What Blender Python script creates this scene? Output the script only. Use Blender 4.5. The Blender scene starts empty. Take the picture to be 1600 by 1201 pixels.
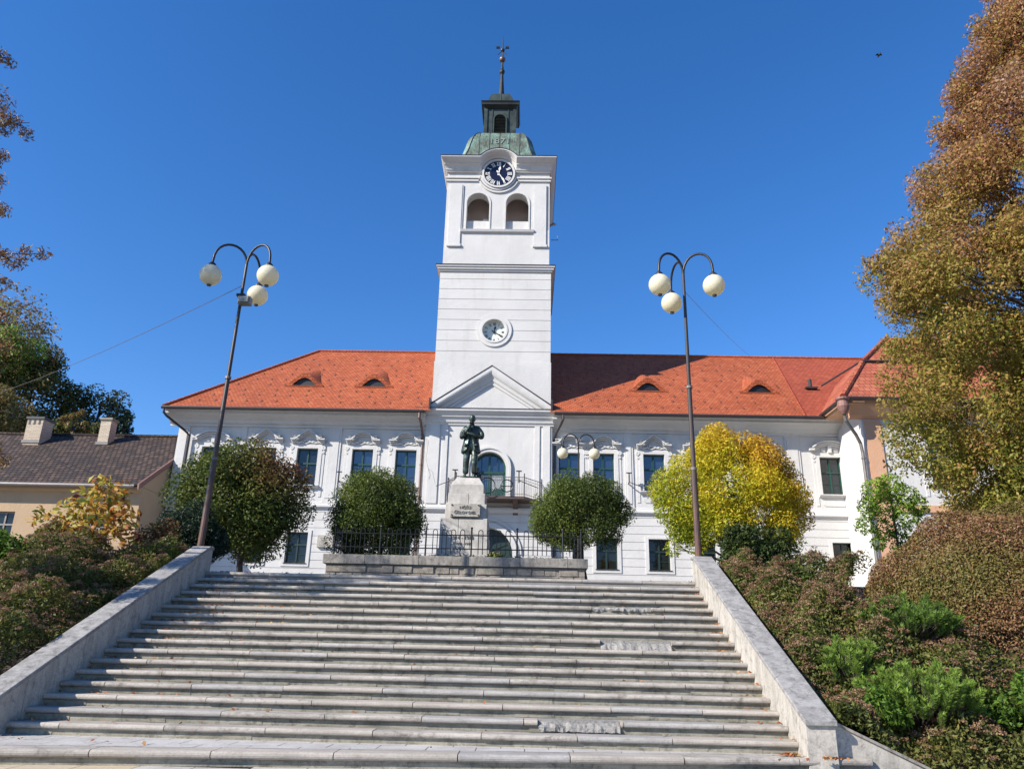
import bpy, bmesh, math, random
import numpy as np
from math import sin, cos, pi, radians, sqrt, atan2, tan
from mathutils import Vector, Matrix, Euler
random.seed(7); RNG = np.random.default_rng(11)
scene = bpy.context.scene
COL = scene.collection

# ---------------------------------------------------------------- camera, sky, sun, exposure
PITCH, ROLL, YAW = radians(19.2), 0.0235, 0.025
fwd = Vector((-sin(YAW)*cos(PITCH), cos(YAW)*cos(PITCH), sin(PITCH)))
rt = Vector((cos(YAW), sin(YAW), 0)); up = rt.cross(fwd)
R_ = rt*cos(ROLL) + up*sin(ROLL); U_ = up*cos(ROLL) - rt*sin(ROLL)
camd = bpy.data.cameras.new('camera'); cam = bpy.data.objects.new('camera', camd); COL.objects.link(cam)
camd.sensor_width = 36; camd.lens = 27; camd.clip_end = 2000; camd.clip_start = 0.05
cam.matrix_world = Matrix(((R_.x, U_.x, -fwd.x, 0), (R_.y, U_.y, -fwd.y, 0), (R_.z, U_.z, -fwd.z, 1.5), (0, 0, 0, 1)))
scene.camera = cam
scene.render.resolution_x = 1024; scene.render.resolution_y = 768

SUN_AZ, SUN_EL = radians(58), radians(33)          # azimuth left of the facade's normal, behind the camera
sdir = Vector((-sin(SUN_AZ)*cos(SUN_EL), -cos(SUN_AZ)*cos(SUN_EL), sin(SUN_EL)))
world = bpy.data.worlds.new('World'); scene.world = world; world.use_nodes = True
wn = world.node_tree.nodes; wl = world.node_tree.links
bg = wn['Background']; sky = wn.new('ShaderNodeTexSky'); sky.sky_type = 'NISHITA'; sky.sun_disc = False
sky.sun_elevation = SUN_EL; sky.sun_rotation = atan2(sdir.x, sdir.y)
sky.altitude = 600; sky.air_density = 1.15; sky.dust_density = 0.2; sky.ozone_density = 3.5
hs = wn.new('ShaderNodeHueSaturation'); hs.inputs['Saturation'].default_value = 1.27; hs.inputs['Value'].default_value = 1.5
tintm = wn.new('ShaderNodeMix'); tintm.data_type = 'RGBA'; tintm.blend_type = 'MULTIPLY'; tintm.inputs[0].default_value = 1; tintm.inputs[7].default_value = (.87, .885, 1.06, 1)
wl.new(sky.outputs[0], hs.inputs['Color']); wl.new(hs.outputs[0], tintm.inputs[6]); wl.new(tintm.outputs[2], bg.inputs[0]); bg.inputs[1].default_value = 0.0755
sd = bpy.data.lights.new('sun', 'SUN'); sd.energy = 5.0; sd.angle = radians(0.5); sd.color = (1, .935, .84)
so = bpy.data.objects.new('sun', sd); COL.objects.link(so)
so.rotation_euler = (-sdir).to_track_quat('-Z', 'Y').to_euler()
scene.view_settings.view_transform = 'Standard'; scene.view_settings.look = 'None'
scene.view_settings.exposure = 0.74; scene.view_settings.gamma = 1
scene.render.engine = 'CYCLES'

# ---------------------------------------------------------------- materials
def nodes(name):
    m = bpy.data.materials.new(name); m.use_nodes = True
    nt = m.node_tree; b = nt.nodes['Principled BSDF']
    return m, nt, b
def N(nt, t, **kw):
    n = nt.nodes.new(t)
    for k, v in kw.items():
        if k.startswith('i_'):
            key = k[2:]; key = int(key) if key.isdigit() else key.replace('_', ' ')
            n.inputs[key].default_value = v
        else: setattr(n, k, v)
    return n
def noise(nt, scale, detail=4, rough=.55, vec=None, dist=0):
    n = N(nt, 'ShaderNodeTexNoise', i_Scale=scale, i_Detail=detail, i_Roughness=rough, i_Distortion=dist)
    if vec is None:
        g = N(nt, 'ShaderNodeNewGeometry'); vec = g.outputs['Position']
    nt.links.new(vec, n.inputs['Vector']); return n
def ramp(nt, fac, stops):
    r = N(nt, 'ShaderNodeValToRGB'); e = r.color_ramp.elements
    while len(e) < len(stops): e.new(.5)
    for i, (p, c) in enumerate(stops):
        e[i].position = p; e[i].color = (*c, 1) if len(c) == 3 else c
    nt.links.new(fac, r.inputs[0]); return r
def mixc(nt, fac, a, b, mode='MIX'):
    m = N(nt, 'ShaderNodeMix', data_type='RGBA', blend_type=mode)
    for s, v in ((m.inputs[0], fac), (m.inputs[6], a), (m.inputs[7], b)):
        if isinstance(v, (int, float)): s.default_value = v
        elif isinstance(v, tuple): s.default_value = (*v, 1)
        else: nt.links.new(v, s)
    return m.outputs[2]
def bump(nt, b, h, dist=.01, strength=1):
    n = N(nt, 'ShaderNodeBump', i_Distance=dist, i_Strength=strength)
    nt.links.new(h, n.inputs['Height']); nt.links.new(n.outputs[0], b.inputs['Normal']); return n
def scaled(nt, s):
    g = N(nt, 'ShaderNodeNewGeometry'); v = N(nt, 'ShaderNodeVectorMath', operation='MULTIPLY')
    nt.links.new(g.outputs['Position'], v.inputs[0]); v.inputs[1].default_value = s; return v.outputs[0]
def plain(name, col, rough=.6, metal=0, var=.12, scale=6, bmp=0, spec=.5):
    m, nt, b = nodes(name)
    n = noise(nt, scale, 5)
    lo = tuple(max(0, c*(1-var)) for c in col); hi = tuple(min(1, c*(1+var)) for c in col)
    r = ramp(nt, n.outputs[0], [(.3, lo), (.7, hi)])
    nt.links.new(r.outputs[0], b.inputs['Base Color']); b.inputs['Roughness'].default_value = rough
    b.inputs['Metallic'].default_value = metal; b.inputs['Specular IOR Level'].default_value = spec
    if bmp: bump(nt, b, n.outputs[0], bmp)
    return m
def stucco(name, col, dirt=(.5, .47, .42), amount=.35):
    m, nt, b = nodes(name)
    a = noise(nt, .55, 5, .6); s = noise(nt, 1, 5, .6, scaled(nt, (2.2, 2.2, .35))); f = noise(nt, 26, 5, .6)
    c1 = ramp(nt, a.outputs[0], [(.25, tuple(c*.88 for c in col)), (.75, tuple(min(1, c*1.03) for c in col))])
    st = ramp(nt, s.outputs[0], [(.54, (0, 0, 0)), (.8, (amount,)*3)])
    c = mixc(nt, st.outputs[0], c1.outputs[0], dirt)
    fr = ramp(nt, f.outputs[0], [(.3, (.94,)*3), (.7, (1, 1, 1))])
    c = mixc(nt, 1, c, fr.outputs[0], 'MULTIPLY')
    nt.links.new(c, b.inputs['Base Color']); b.inputs['Roughness'].default_value = .9
    b.inputs['Specular IOR Level'].default_value = .2
    ad = N(nt, 'ShaderNodeMath', operation='ADD'); nt.links.new(f.outputs[0], ad.inputs[0])
    w = noise(nt, 3.5, 4); nt.links.new(w.outputs[0], ad.inputs[1])
    bump(nt, b, ad.outputs[0], .018, .6)
    return m
def stone(name, col, dark, stain=(.10, .095, .085), sx=(1, 1, 1), amt=.7, bmp=.006, moss=None):
    m, nt, b = nodes(name)
    a = noise(nt, 1.6, 6, .65, scaled(nt, sx)); f = noise(nt, 38, 6, .7); l = noise(nt, 7, 6, .75, None, .4)
    c = ramp(nt, a.outputs[0], [(.3, dark), (.62, col)]).outputs[0]
    st = ramp(nt, l.outputs[0], [(.5, (0, 0, 0)), (.74, (amt,)*3)])
    c = mixc(nt, st.outputs[0], c, stain)
    if moss:
        mo = noise(nt, 2.6, 5, .6); mr = ramp(nt, mo.outputs[0], [(.56, (0, 0, 0)), (.75, (.55,)*3)])
        c = mixc(nt, mr.outputs[0], c, moss)
    fr = ramp(nt, f.outputs[0], [(.3, (.78,)*3), (.65, (1.06,)*3)])
    c = mixc(nt, 1, c, fr.outputs[0], 'MULTIPLY')
    nt.links.new(c, b.inputs['Base Color']); b.inputs['Roughness'].default_value = .85
    b.inputs['Specular IOR Level'].default_value = .3
    bump(nt, b, f.outputs[0], bmp, .8)
    return m
def tiles(name, cols, joint, tw=.19, th=.17, speck=(.2, .06, .03), bmp=.03, mort=.012):
    m, nt, b = nodes(name)
    uv = N(nt, 'ShaderNodeUVMap'); uv.uv_map = 'UVMap'
    br = N(nt, 'ShaderNodeTexBrick', i_Scale=1.0)
    br.inputs['Brick Width'].default_value = tw; br.inputs['Row Height'].default_value = th
    br.inputs['Mortar Size'].default_value = mort; br.inputs['Mortar Smooth'].default_value = .3; br.inputs['Bias'].default_value = 0
    br.inputs['Color1'].default_value = (0, 0, 0, 1); br.inputs['Color2'].default_value = (1, 1, 1, 1); br.inputs['Mortar'].default_value = (.5, .5, .5, 1)
    br.offset = .5
    nt.links.new(uv.outputs[0], br.inputs['Vector'])
    big = noise(nt, .5, 4)
    tint = ramp(nt, br.outputs['Color'], [(0, cols[0]), (.5, cols[1]), (1, cols[2])])
    c = mixc(nt, br.outputs['Fac'], tint.outputs[0], joint)
    bg_ = ramp(nt, big.outputs[0], [(.3, (.86, .84, .84)), (.7, (1.08, 1.08, 1.08))])
    c = mixc(nt, 1, c, bg_.outputs[0], 'MULTIPLY')
    nt.links.new(c, b.inputs['Base Color']); b.inputs['Roughness'].default_value = .8
    b.inputs['Specular IOR Level'].default_value = .25
    # each course overlaps the one below: saw-tooth height
    sep = N(nt, 'ShaderNodeSeparateXYZ'); nt.links.new(uv.outputs[0], sep.inputs[0])
    dv = N(nt, 'ShaderNodeMath', operation='DIVIDE'); nt.links.new(sep.outputs[1], dv.inputs[0]); dv.inputs[1].default_value = th
    fr = N(nt, 'ShaderNodeMath', operation='FRACT'); nt.links.new(dv.outputs[0], fr.inputs[0])
    inv = N(nt, 'ShaderNodeMath', operation='SUBTRACT'); inv.inputs[0].default_value = 1; nt.links.new(fr.outputs[0], inv.inputs[1])
    sb = N(nt, 'ShaderNodeMath', operation='SUBTRACT'); nt.links.new(inv.outputs[0], sb.inputs[0]); nt.links.new(br.outputs['Fac'], sb.inputs[1])
    bump(nt, b, sb.outputs[0], bmp, .8)
    return m
def brick(name, c1, c2, mortar, bw=.25, bh=.075):
    m, nt, b = nodes(name)
    uv = N(nt, 'ShaderNodeUVMap'); uv.uv_map = 'UVMap'
    br = N(nt, 'ShaderNodeTexBrick', i_Scale=1.0)
    br.inputs['Brick Width'].default_value = bw; br.inputs['Row Height'].default_value = bh; br.inputs['Mortar Size'].default_value = .01
    br.inputs['Color1'].default_value = (*c1, 1); br.inputs['Color2'].default_value = (*c2, 1); br.inputs['Mortar'].default_value = (*mortar, 1)
    nt.links.new(uv.outputs[0], br.inputs['Vector']); nt.links.new(br.outputs[0], b.inputs['Base Color'])
    b.inputs['Roughness'].default_value = .85
    inv = N(nt, 'ShaderNodeMath', operation='SUBTRACT'); inv.inputs[0].default_value = 1; nt.links.new(br.outputs['Fac'], inv.inputs[1])
    bump(nt, b, inv.outputs[0], .008)
    return m
def leafmat(name, stops, trans=.35, rough=.55, spec=.3):
    m, nt, b = nodes(name)
    at = N(nt, 'ShaderNodeAttribute'); at.attribute_name = 'tint'
    r = ramp(nt, at.outputs['Fac'], stops)
    n = noise(nt, 9, 2); fr = ramp(nt, n.outputs[0], [(.3, (.8,)*3), (.7, (1.15,)*3)])
    c = mixc(nt, 1, r.outputs[0], fr.outputs[0], 'MULTIPLY')
    nt.links.new(c, b.inputs['Base Color']); b.inputs['Roughness'].default_value = rough
    b.inputs['Specular IOR Level'].default_value = spec
    t = N(nt, 'ShaderNodeBsdfTranslucent'); nt.links.new(c, t.inputs[0])
    mx = N(nt, 'ShaderNodeMixShader'); mx.inputs[0].default_value = trans
    nt.links.new(b.outputs[0], mx.inputs[1]); nt.links.new(t.outputs[0], mx.inputs[2])
    nt.links.new(mx.outputs[0], nt.nodes['Material Output'].inputs[0])
    return m
M = {}
M['white'] = stucco('white stucco', (.605, .59, .565), (.42, .39, .34), .45)
M['trimwhite'] = stucco('white moulding', (.61, .596, .572), (.40, .37, .32), .4)
M['pink'] = stucco('ochre render', (.47, .335, .21), (.38, .27, .2), .5)
M['orange'] = stucco('apricot render', (.62, .36, .22))
M['belfry'] = stucco('belfry inside', (.70, .56, .50))
M['tile'] = tiles('orange roof tiles', [(.325, .076, .03), (.38, .093, .036), (.435, .125, .05)], (.17, .045, .022))
M['tile2'] = tiles('red roof tiles', [(.28, .057, .029), (.325, .07, .034), (.37, .088, .042)], (.17, .045, .03), .24, .2)
M['pantile'] = tiles('pantiles', [(.31, .075, .042), (.36, .10, .055), (.42, .14, .075)], (.16, .04, .025), .27, .34, bmp=.06)
M['browntile'] = tiles('brown weathered tiles', [(.045, .033, .026), (.07, .049, .037), (.12, .078, .055)], (.012, .01, .01), .24, .30, bmp=.09, mort=.03)
M['hook'] = plain('snow hooks', (.16, .05, .03), .7)
M['green'] = plain('green paint', (.012, .055, .042), .45)
M['darkgreen'] = plain('dark green paint', (.013, .03, .026), .45)
M['gutter'] = plain('brown gutter', (.055, .045, .042), .4, .3)
M['pipe'] = plain('brown copper pipe', (.13, .085, .07), .45, .4)
M['greypipe'] = plain('grey pipe', (.16, .145, .135), .55, .3)
M['pole'] = plain('dark painted steel', (.022, .02, .019), .42, .3)
def rustpole():
    m, nt, b = nodes('rusty dark pole')
    g = N(nt, 'ShaderNodeNewGeometry'); s = N(nt, 'ShaderNodeSeparateXYZ'); nt.links.new(g.outputs['Position'], s.inputs[0])
    n = noise(nt, 5, 5, .6, scaled(nt, (3, 3, .6)))
    mr = N(nt, 'ShaderNodeMapRange'); mr.inputs[1].default_value = 8.2; mr.inputs[2].default_value = 3.2; nt.links.new(s.outputs[2], mr.inputs[0])
    mu = N(nt, 'ShaderNodeMath', operation='MULTIPLY'); nt.links.new(mr.outputs[0], mu.inputs[0]); nt.links.new(n.outputs[0], mu.inputs[1])
    r = ramp(nt, mu.outputs[0], [(.05, (.022, .02, .02)), (.35, (.07, .04, .03)), (.6, (.15, .065, .04))])
    nt.links.new(r.outputs[0], b.inputs['Base Color']); b.inputs['Roughness'].default_value = .5; return m
M['rust'] = rustpole()
M['fence'] = plain('black iron', (.02, .02, .022), .4, .5)
def globe():
    m, nt, b = nodes('cream globe')
    n = noise(nt, 3, 3); r = ramp(nt, n.outputs[0], [(.3, (.79, .75, .58)), (.7, (.83, .79, .64))])
    nt.links.new(r.outputs[0], b.inputs['Base Color']); b.inputs['Roughness'].default_value = .25
    t = N(nt, 'ShaderNodeBsdfTranslucent'); t.inputs[0].default_value = (.9, .8, .5, 1)
    mx = N(nt, 'ShaderNodeMixShader'); mx.inputs[0].default_value = .35
    nt.links.new(b.outputs[0], mx.inputs[1]); nt.links.new(t.outputs[0], mx.inputs[2]); nt.links.new(mx.outputs[0], nt.nodes['Material Output'].inputs[0])
    return m
M['globe'] = globe()
def glass(name, base, ior=1.9, rough=.03):
    m, nt, b = nodes(name); n = noise(nt, 1.4, 3)
    r = ramp(nt, n.outputs[0], [(.3, tuple(c*.6 for c in base)), (.7, base)]); nt.links.new(r.outputs[0], b.inputs['Base Color'])
    b.inputs['Roughness'].default_value = rough; b.inputs['IOR'].default_value = ior; bump(nt, b, n.outputs[0], .02, .5); return m
M['glass'] = glass('window glass', (.015, .022, .028), 1.6)
M['glassdark'] = glass('dark window glass', (.012, .016, .016), 1.5)
M['glassblue'] = glass('glass painted sky blue', (.02, .035, .08), 1.95)  # blue of the sky's reflection is partly put into the base colour
M['curtain'] = plain('curtain', (.42, .45, .45), .8)
def copper():
    m, nt, b = nodes('patinated copper sheet')
    a = noise(nt, 1.4, 5, .6, scaled(nt, (1.3, 1.3, .55))); s = noise(nt, 3, 6, .7, scaled(nt, (5, 5, .5)))
    c1 = ramp(nt, a.outputs[0], [(.38, (.11, .12, .095)), (.5, (.16, .22, .165)), (.62, (.21, .33, .26))])
    c2 = ramp(nt, s.outputs[0], [(.4, (.45,)*3), (.62, (1.1,)*3)])
    c = mixc(nt, 1, c1.outputs[0], c2.outputs[0], 'MULTIPLY')
    nt.links.new(c, b.inputs['Base Color']); b.inputs['Roughness'].default_value = .6; b.inputs['Metallic'].default_value = .15
    bump(nt, b, s.outputs[0], .01, .5); return m
M['copper'] = copper()
M['darkcopper'] = plain('dark copper', (.018, .022, .02), .5, .3, .5, 3)
M['greycopper'] = plain('grey green copper', (.042, .057, .048), .5, .3, .5, 2.2)
M['seam'] = plain('seam', (.05, .06, .052), .5, .3)
def bronze():
    m, nt, b = nodes('patinated bronze')
    a = noise(nt, 5, 6, .7); r = ramp(nt, a.outputs[0], [(.35, (.02, .026, .022)), (.52, (.055, .075, .062)), (.7, (.16, .21, .18))])
    nt.links.new(r.outputs[0], b.inputs['Base Color']); b.inputs['Roughness'].default_value = .38; b.inputs['Metallic'].default_value = .55
    f = noise(nt, 14, 4); bump(nt, b, f.outputs[0], .02, .8); return m
M['bronze'] = bronze()
M['clockdark'] = plain('dark clock dial', (.008, .01, .03), .3)
M['clockwhite'] = plain('white dial', (.62, .66, .60), .5)
M['black'] = plain('black paint', (.01, .01, .012), .5)
M['ivory'] = plain('ivory paint', (.80, .79, .74), .5)
M['step'] = stone('worn stone nosing', (.43, .39, .34), (.25, .225, .195), (.075, .066, .055), (.7, 3, 3), .9, moss=(.22, .2, .15))
M['riser'] = stone('stained riser', (.34, .315, .25), (.17, .155, .12), (.035, .032, .026), (1.2, 2, 6), .9, moss=(.11, .12, .07))
M['rough'] = stone('broken stone', (.40, .38, .35), (.25, .24, .22), (.11, .10, .09), (6, 6, 6), .8, .05)
M['coping'] = stone('mottled coping', (.34, .328, .31), (.185, .177, .168), (.07, .066, .06), (4, 4, 4), .95)
M['wallstone'] = stone('white marble slab', (.49, .455, .40), (.32, .295, .255), (.13, .118, .097), (3.5, 3.5, .4), .85)
M['capstone'] = stone('weathered cap', (.34, .31, .27), (.15, .138, .12), (.045, .04, .035), (4, 4, 1), .85)
M['pedestal'] = stone('pedestal stone', (.55, .52, .47), (.36, .335, .30), (.2, .19, .18), (2, 2, 1), .5)
M['paving'] = stone('pale paving slab', (.50, .48, .45), (.38, .36, .335), (.2, .185, .17), (1, 1, 1), .5)
M['sand'] = stone('sandy paving', (.50, .42, .30), (.40, .34, .25), (.3, .26, .2), (1, 1, 1), .4)
def rubble():
    m, nt, b = nodes('rubble masonry')
    v = N(nt, 'ShaderNodeTexVoronoi', feature='DISTANCE_TO_EDGE', i_Scale=1.0); nt.links.new(scaled(nt, (2.4, 2.4, 4.6)), v.inputs['Vector'])
    v2 = N(nt, 'ShaderNodeTexVoronoi', i_Scale=1.0); nt.links.new(scaled(nt, (2.4, 2.4, 4.6)), v2.inputs['Vector'])
    c = ramp(nt, v2.outputs['Color'], [(.2, (.16, .15, .13)), (.5, (.30, .27, .23)), (.8, (.24, .24, .24))])
    e = ramp(nt, v.outputs[0], [(.01, (.45,)*3), (.07, (1, 1, 1))])
    f = noise(nt, 20, 5); fr = ramp(nt, f.outputs[0], [(.3, (.7,)*3), (.7, (1.2,)*3)])
    cc = mixc(nt, 1, c.outputs[0], e.outputs[0], 'MULTIPLY'); cc = mixc(nt, 1, cc, fr.outputs[0], 'MULTIPLY')
    nt.links.new(cc, b.inputs['Base Color']); b.inputs['Roughness'].default_value = .9; bump(nt, b, e.outputs[0], .04); return m
M['rubble'] = rubble()
M['rubble'] = stone('rough wall stone', (.34, .295, .24), (.19, .17, .145), (.07, .065, .055), (3, 3, 5), .8, .03)
M['soil'] = plain('soil', (.055, .04, .028), .95, 0, .4, 4, .05)
M['plaza'] = stone('plaza paving', (.24, .23, .22), (.18, .17, .16), (.12, .11, .11), (1, 1, 1), .4)
M['ground'] = plain('grey asphalt ground', (.10, .095, .09), .9, 0, .2, 3)
M['grass'] = plain('grassy hill', (.05, .08, .025), .95, 0, .4, .3)
M['bark'] = plain('bark', (.07, .055, .045), .9, 0, .45, 9, .02)
M['palebrick'] = brick('pale chimney brick', (.50, .38, .26), (.62, .52, .38), (.32, .28, .24))
M['wood'] = plain('weathered window wood', (.22, .2, .18), .6)
M['verge'] = plain('rusty verge board', (.2, .10, .08), .6)
M['floodmetal'] = plain('grey cast metal', (.22, .22, .2), .5, .6)
M['petal'] = plain('yellow petals', (.8, .6, .12), .6)

# ---------------------------------------------------------------- mesh builder
class MB:
    def __init__(s): s.v = []; s.f = []; s.m = []
    def add(s, vs, fs, m=0):
        o = len(s.v); s.v += [tuple(map(float, v)) for v in vs]
        for f in fs: s.f.append(tuple(i+o for i in f)); s.m.append(m)
        return s
    def box(s, x0, x1, y0, y1, z0, z1, m=0):
        if x0 > x1: x0, x1 = x1, x0
        if y0 > y1: y0, y1 = y1, y0
        if z0 > z1: z0, z1 = z1, z0
        return s.add([(x0, y0, z0), (x1, y0, z0), (x1, y1, z0), (x0, y1, z0), (x0, y0, z1), (x1, y0, z1), (x1, y1, z1), (x0, y1, z1)],
              [(0, 3, 2, 1), (4, 5, 6, 7), (0, 1, 5, 4), (1, 2, 6, 5), (2, 3, 7, 6), (3, 0, 4, 7)], m)
    def extr(s, prof, y0, y1, m=0, caps=True):          # outline in XZ pushed along Y
        n = len(prof); v = [(x, y0, z) for x, z in prof] + [(x, y1, z) for x, z in prof]
        f = [(i, (i+1) % n, (i+1) % n+n, i+n) for i in range(n)]
        if caps: f += [tuple(range(n-1, -1, -1)), tuple(range(n, 2*n))]
        return s.add(v, f, m)
    def extx(s, prof, x0, x1, m=0):                      # outline in YZ pushed along X
        n = len(prof); v = [(x0, y, z) for y, z in prof] + [(x1, y, z) for y, z in prof]
        f = [(i, i+n, (i+1) % n+n, (i+1) % n) for i in range(n)] + [tuple(range(n)), tuple(range(2*n-1, n-1, -1))]
        return s.add(v, f, m)
    def band(s, line, h, y0, y1, m=0):                   # strip of height h following a line in XZ
        top = [(x, z+h) for x, z in line]
        for i in range(len(line)-1):
            s.extr([line[i], line[i+1], top[i+1], top[i]], y0, y1, m)
        return s
    def ring(s, cx, cz, r0, r1, y0, y1, a0=0, a1=2*pi, seg=40, m=0):
        full = abs(a1-a0-2*pi) < 1e-6
        A = [a0+(a1-a0)*i/seg for i in range(seg+1)]
        for i in range(seg):
            a, b = A[i], A[i+1]
            q = [(cx+r0*cos(a), cz+r0*sin(a)), (cx+r1*cos(a), cz+r1*sin(a)), (cx+r1*cos(b), cz+r1*sin(b)), (cx+r0*cos(b), cz+r0*sin(b))]
            n = 4; v = [(x, y0, z) for x, z in q] + [(x, y1, z) for x, z in q]
            s.add(v, [(3, 2, 1, 0), (4, 5, 6, 7), (1, 2, 6, 5), (3, 0, 4, 7)] + ([] if full else [(0, 1, 5, 4), (2, 3, 7, 6)]), m)
        return s
    def disc(s, cx, cz, r, y, seg=40, m=0):
        return s.add([(cx+r*cos(2*pi*i/seg), y, cz+r*sin(2*pi*i/seg)) for i in range(seg)], [tuple(range(seg))], m)
    def tube(s, pts, r, seg=8, m=0, caps=True):
        pts = [Vector(p) for p in pts]; n = len(pts); rr = r if isinstance(r, (list, tuple)) else [r]*n
        vs = []; ref = None
        for i, p in enumerate(pts):
            d = (pts[min(i+1, n-1)]-pts[max(i-1, 0)]).normalized()
            if ref is None: ref = Vector((0, 0, 1)) if abs(d.z) < .9 else Vector((1, 0, 0))
            a = d.cross(ref).normalized(); b = a.cross(d).normalized(); ref = b
            for k in range(seg):
                t = 2*pi*k/seg; vs.append(p+(a*cos(t)+b*sin(t))*rr[i])
        fs = [(i*seg+k, i*seg+(k+1) % seg, (i+1)*seg+(k+1) % seg, (i+1)*seg+k) for i in range(n-1) for k in range(seg)]
        if caps: fs += [tuple(range(seg-1, -1, -1)), tuple((n-1)*seg+k for k in range(seg))]
        return s.add(vs, fs, m)
    def lathe(s, prof, c=(0, 0, 0), seg=20, m=0):        # (radius, z) profile round Z
        vs = []; n = len(prof)
        for r, z in prof:
            for k in range(seg):
                t = 2*pi*k/seg; vs.append((c[0]+r*cos(t), c[1]+r*sin(t), c[2]+z))
        fs = [(i*seg+k, i*seg+(k+1) % seg, (i+1)*seg+(k+1) % seg, (i+1)*seg+k) for i in range(n-1) for k in range(seg)]
        fs += [tuple(range(seg-1, -1, -1)), tuple((n-1)*seg+k for k in range(seg))]
        return s.add(vs, fs, m)
    def frustum(s, cx, cy, w0, d0, z0, w1, d1, z1, m=0):
        return s.add([(cx-w0, cy-d0, z0), (cx+w0, cy-d0, z0), (cx+w0, cy+d0, z0), (cx-w0, cy+d0, z0), (cx-w1, cy-d1, z1), (cx+w1, cy-d1, z1), (cx+w1, cy+d1, z1), (cx-w1, cy+d1, z1)],
              [(0, 3, 2, 1), (4, 5, 6, 7), (0, 1, 5, 4), (1, 2, 6, 5), (2, 3, 7, 6), (3, 0, 4, 7)], m)
    def sphere(s, c, r, seg=16, m=0, sq=(1, 1, 1)):
        n = seg//2
        prof = [(max(1e-4, sin(pi*i/n)), -cos(pi*i/n)) for i in range(n+1)]
        o = len(s.v); s.lathe([(r*a, r*b) for a, b in prof], (0, 0, 0), seg, m)
        for i in range(o, len(s.v)):
            x, y, z = s.v[i]; s.v[i] = (c[0]+x*sq[0], c[1]+y*sq[1], c[2]+z*sq[2])
        return s
    def build(s, name, mats, parent=None, base=(0, 0, 0), smooth=False, bevel=0, uv=False):
        if not isinstance(mats, (list, tuple)): mats = [mats]
        me = bpy.data.meshes.new(name)
        bx, by, bz = base
        if parent is not None and 'base' in parent: pass
        if parent is not None: bx, by, bz = BASE.get(parent.name, base)
        me.from_pydata([(x-bx, y-by, z-bz) for x, y, z in s.v], [], s.f)
        for mm in mats: me.materials.append(M[mm] if isinstance(mm, str) else mm)
        me.polygons.foreach_set('material_index', s.m)
        if smooth: me.polygons.foreach_set('use_smooth', [True]*len(s.f))
        me.validate()
        if uv: autouv(me)
        o = bpy.data.objects.new(name, me); COL.objects.link(o)
        if parent is not None: o.parent = parent; BASE[o.name] = (bx, by, bz)
        else: o.location = base; BASE[o.name] = tuple(base)
        if bevel:
            bv = o.modifiers.new('bevel', 'BEVEL'); bv.width = bevel; bv.segments = 2; bv.limit_method = 'ANGLE'
        return o
BASE = {}
def autouv(me):
    uvl = me.uv_layers.new(name='UVMap'); Z = Vector((0, 0, 1))
    for p in me.polygons:
        n = p.normal; u = Z.cross(n)
        if u.length < 1e-3: u = Vector((1, 0, 0))
        u.normalize(); v = n.cross(u)
        for li in p.loop_indices:
            co = me.vertices[me.loops[li].vertex_index].co; uvl.data[li].uv = (co.dot(u)+100, co.dot(v)+100)
def thing(name, loc, label, cat, group=None):
    o = bpy.data.objects.new(name, None); COL.objects.link(o); o.location = loc; o.empty_display_size = .3
    o['label'] = label; o['category'] = cat
    if group: o['group'] = group
    BASE[o.name] = tuple(loc); return o
def tag(o, label, cat, group=None, kind=None):
    o['label'] = label; o['category'] = cat
    if group: o['group'] = group
    if kind: o['kind'] = kind
    return o
def struct(o): o['kind'] = 'structure'; return o
def kids(o): return [c for c in bpy.data.objects if c.parent == o]
def copy_tree(o, loc=None, parent=None):
    c = o.copy(); COL.objects.link(c)
    if parent is not None: c.parent = parent
    if loc is not None: c.location = loc
    for k in kids(o): copy_tree(k, None, c)
    return c
def textmesh(name, body, size, mat, parent, loc, rot=(pi/2, 0, 0), depth=.01, align='CENTER', sx=1):
    cu = bpy.data.curves.new('lettering', 'FONT'); cu.body = body; cu.size = size; cu.extrude = depth
    cu.align_x = align; cu.align_y = 'CENTER'; cu.resolution_u = 3; cu.space_line = .95
    t = bpy.data.objects.new('tmp', cu); COL.objects.link(t)
    dg = bpy.context.evaluated_depsgraph_get(); me = bpy.data.meshes.new_from_object(t.evaluated_get(dg))
    bpy.data.objects.remove(t); me.name = name
    Mx = Matrix.Translation(Vector(loc)-Vector(BASE.get(parent.name, (0, 0, 0)) if parent else (0, 0, 0))) @ Euler(rot).to_matrix().to_4x4() @ Matrix.Diagonal((sx, 1, 1, 1))
    me.transform(Mx); me.materials.clear(); me.materials.append(M[mat])
    o = bpy.data.objects.new(name, me); COL.objects.link(o); o.parent = parent
    if parent: BASE[o.name] = BASE[parent.name]
    return o
# ---------------------------------------------------------------- town hall with its clock tower
PZ0 = 2.95                                              # level of the plaza
hall = thing('town_hall', (-1.9, 36, PZ0), 'long white two-storey hall with orange tiled roof and tall clock tower in the middle', 'town hall')
FY = 36.3                                               # face of the wings
def cells(mb, x0, x1, z0, z1, ops, y0, y1, m=0, xc=(), zc=()):
    xs = sorted({x0, x1, *[v for o in ops for v in o[:2]], *xc}); zs = sorted({z0, z1, *[v for o in ops for v in o[2:4]], *zc})
    xs = [v for v in xs if x0 <= v <= x1]; zs = [v for v in zs if z0 <= v <= z1]
    for k in range(len(zs)-1):
        zm = (zs[k]+zs[k+1])/2; run = None
        for i in range(len(xs)-1):
            xm = (xs[i]+xs[i+1])/2
            hole = any(o[0] < xm < o[1] and o[2] < zm < o[3] for o in ops)
            if not hole: run = xs[i] if run is None else run
            if run is not None and (hole or i == len(xs)-2):
                mb.box(run, xs[i] if hole else xs[i+1], y0, y1, zs[k], zs[k+1], m); run = None
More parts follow.
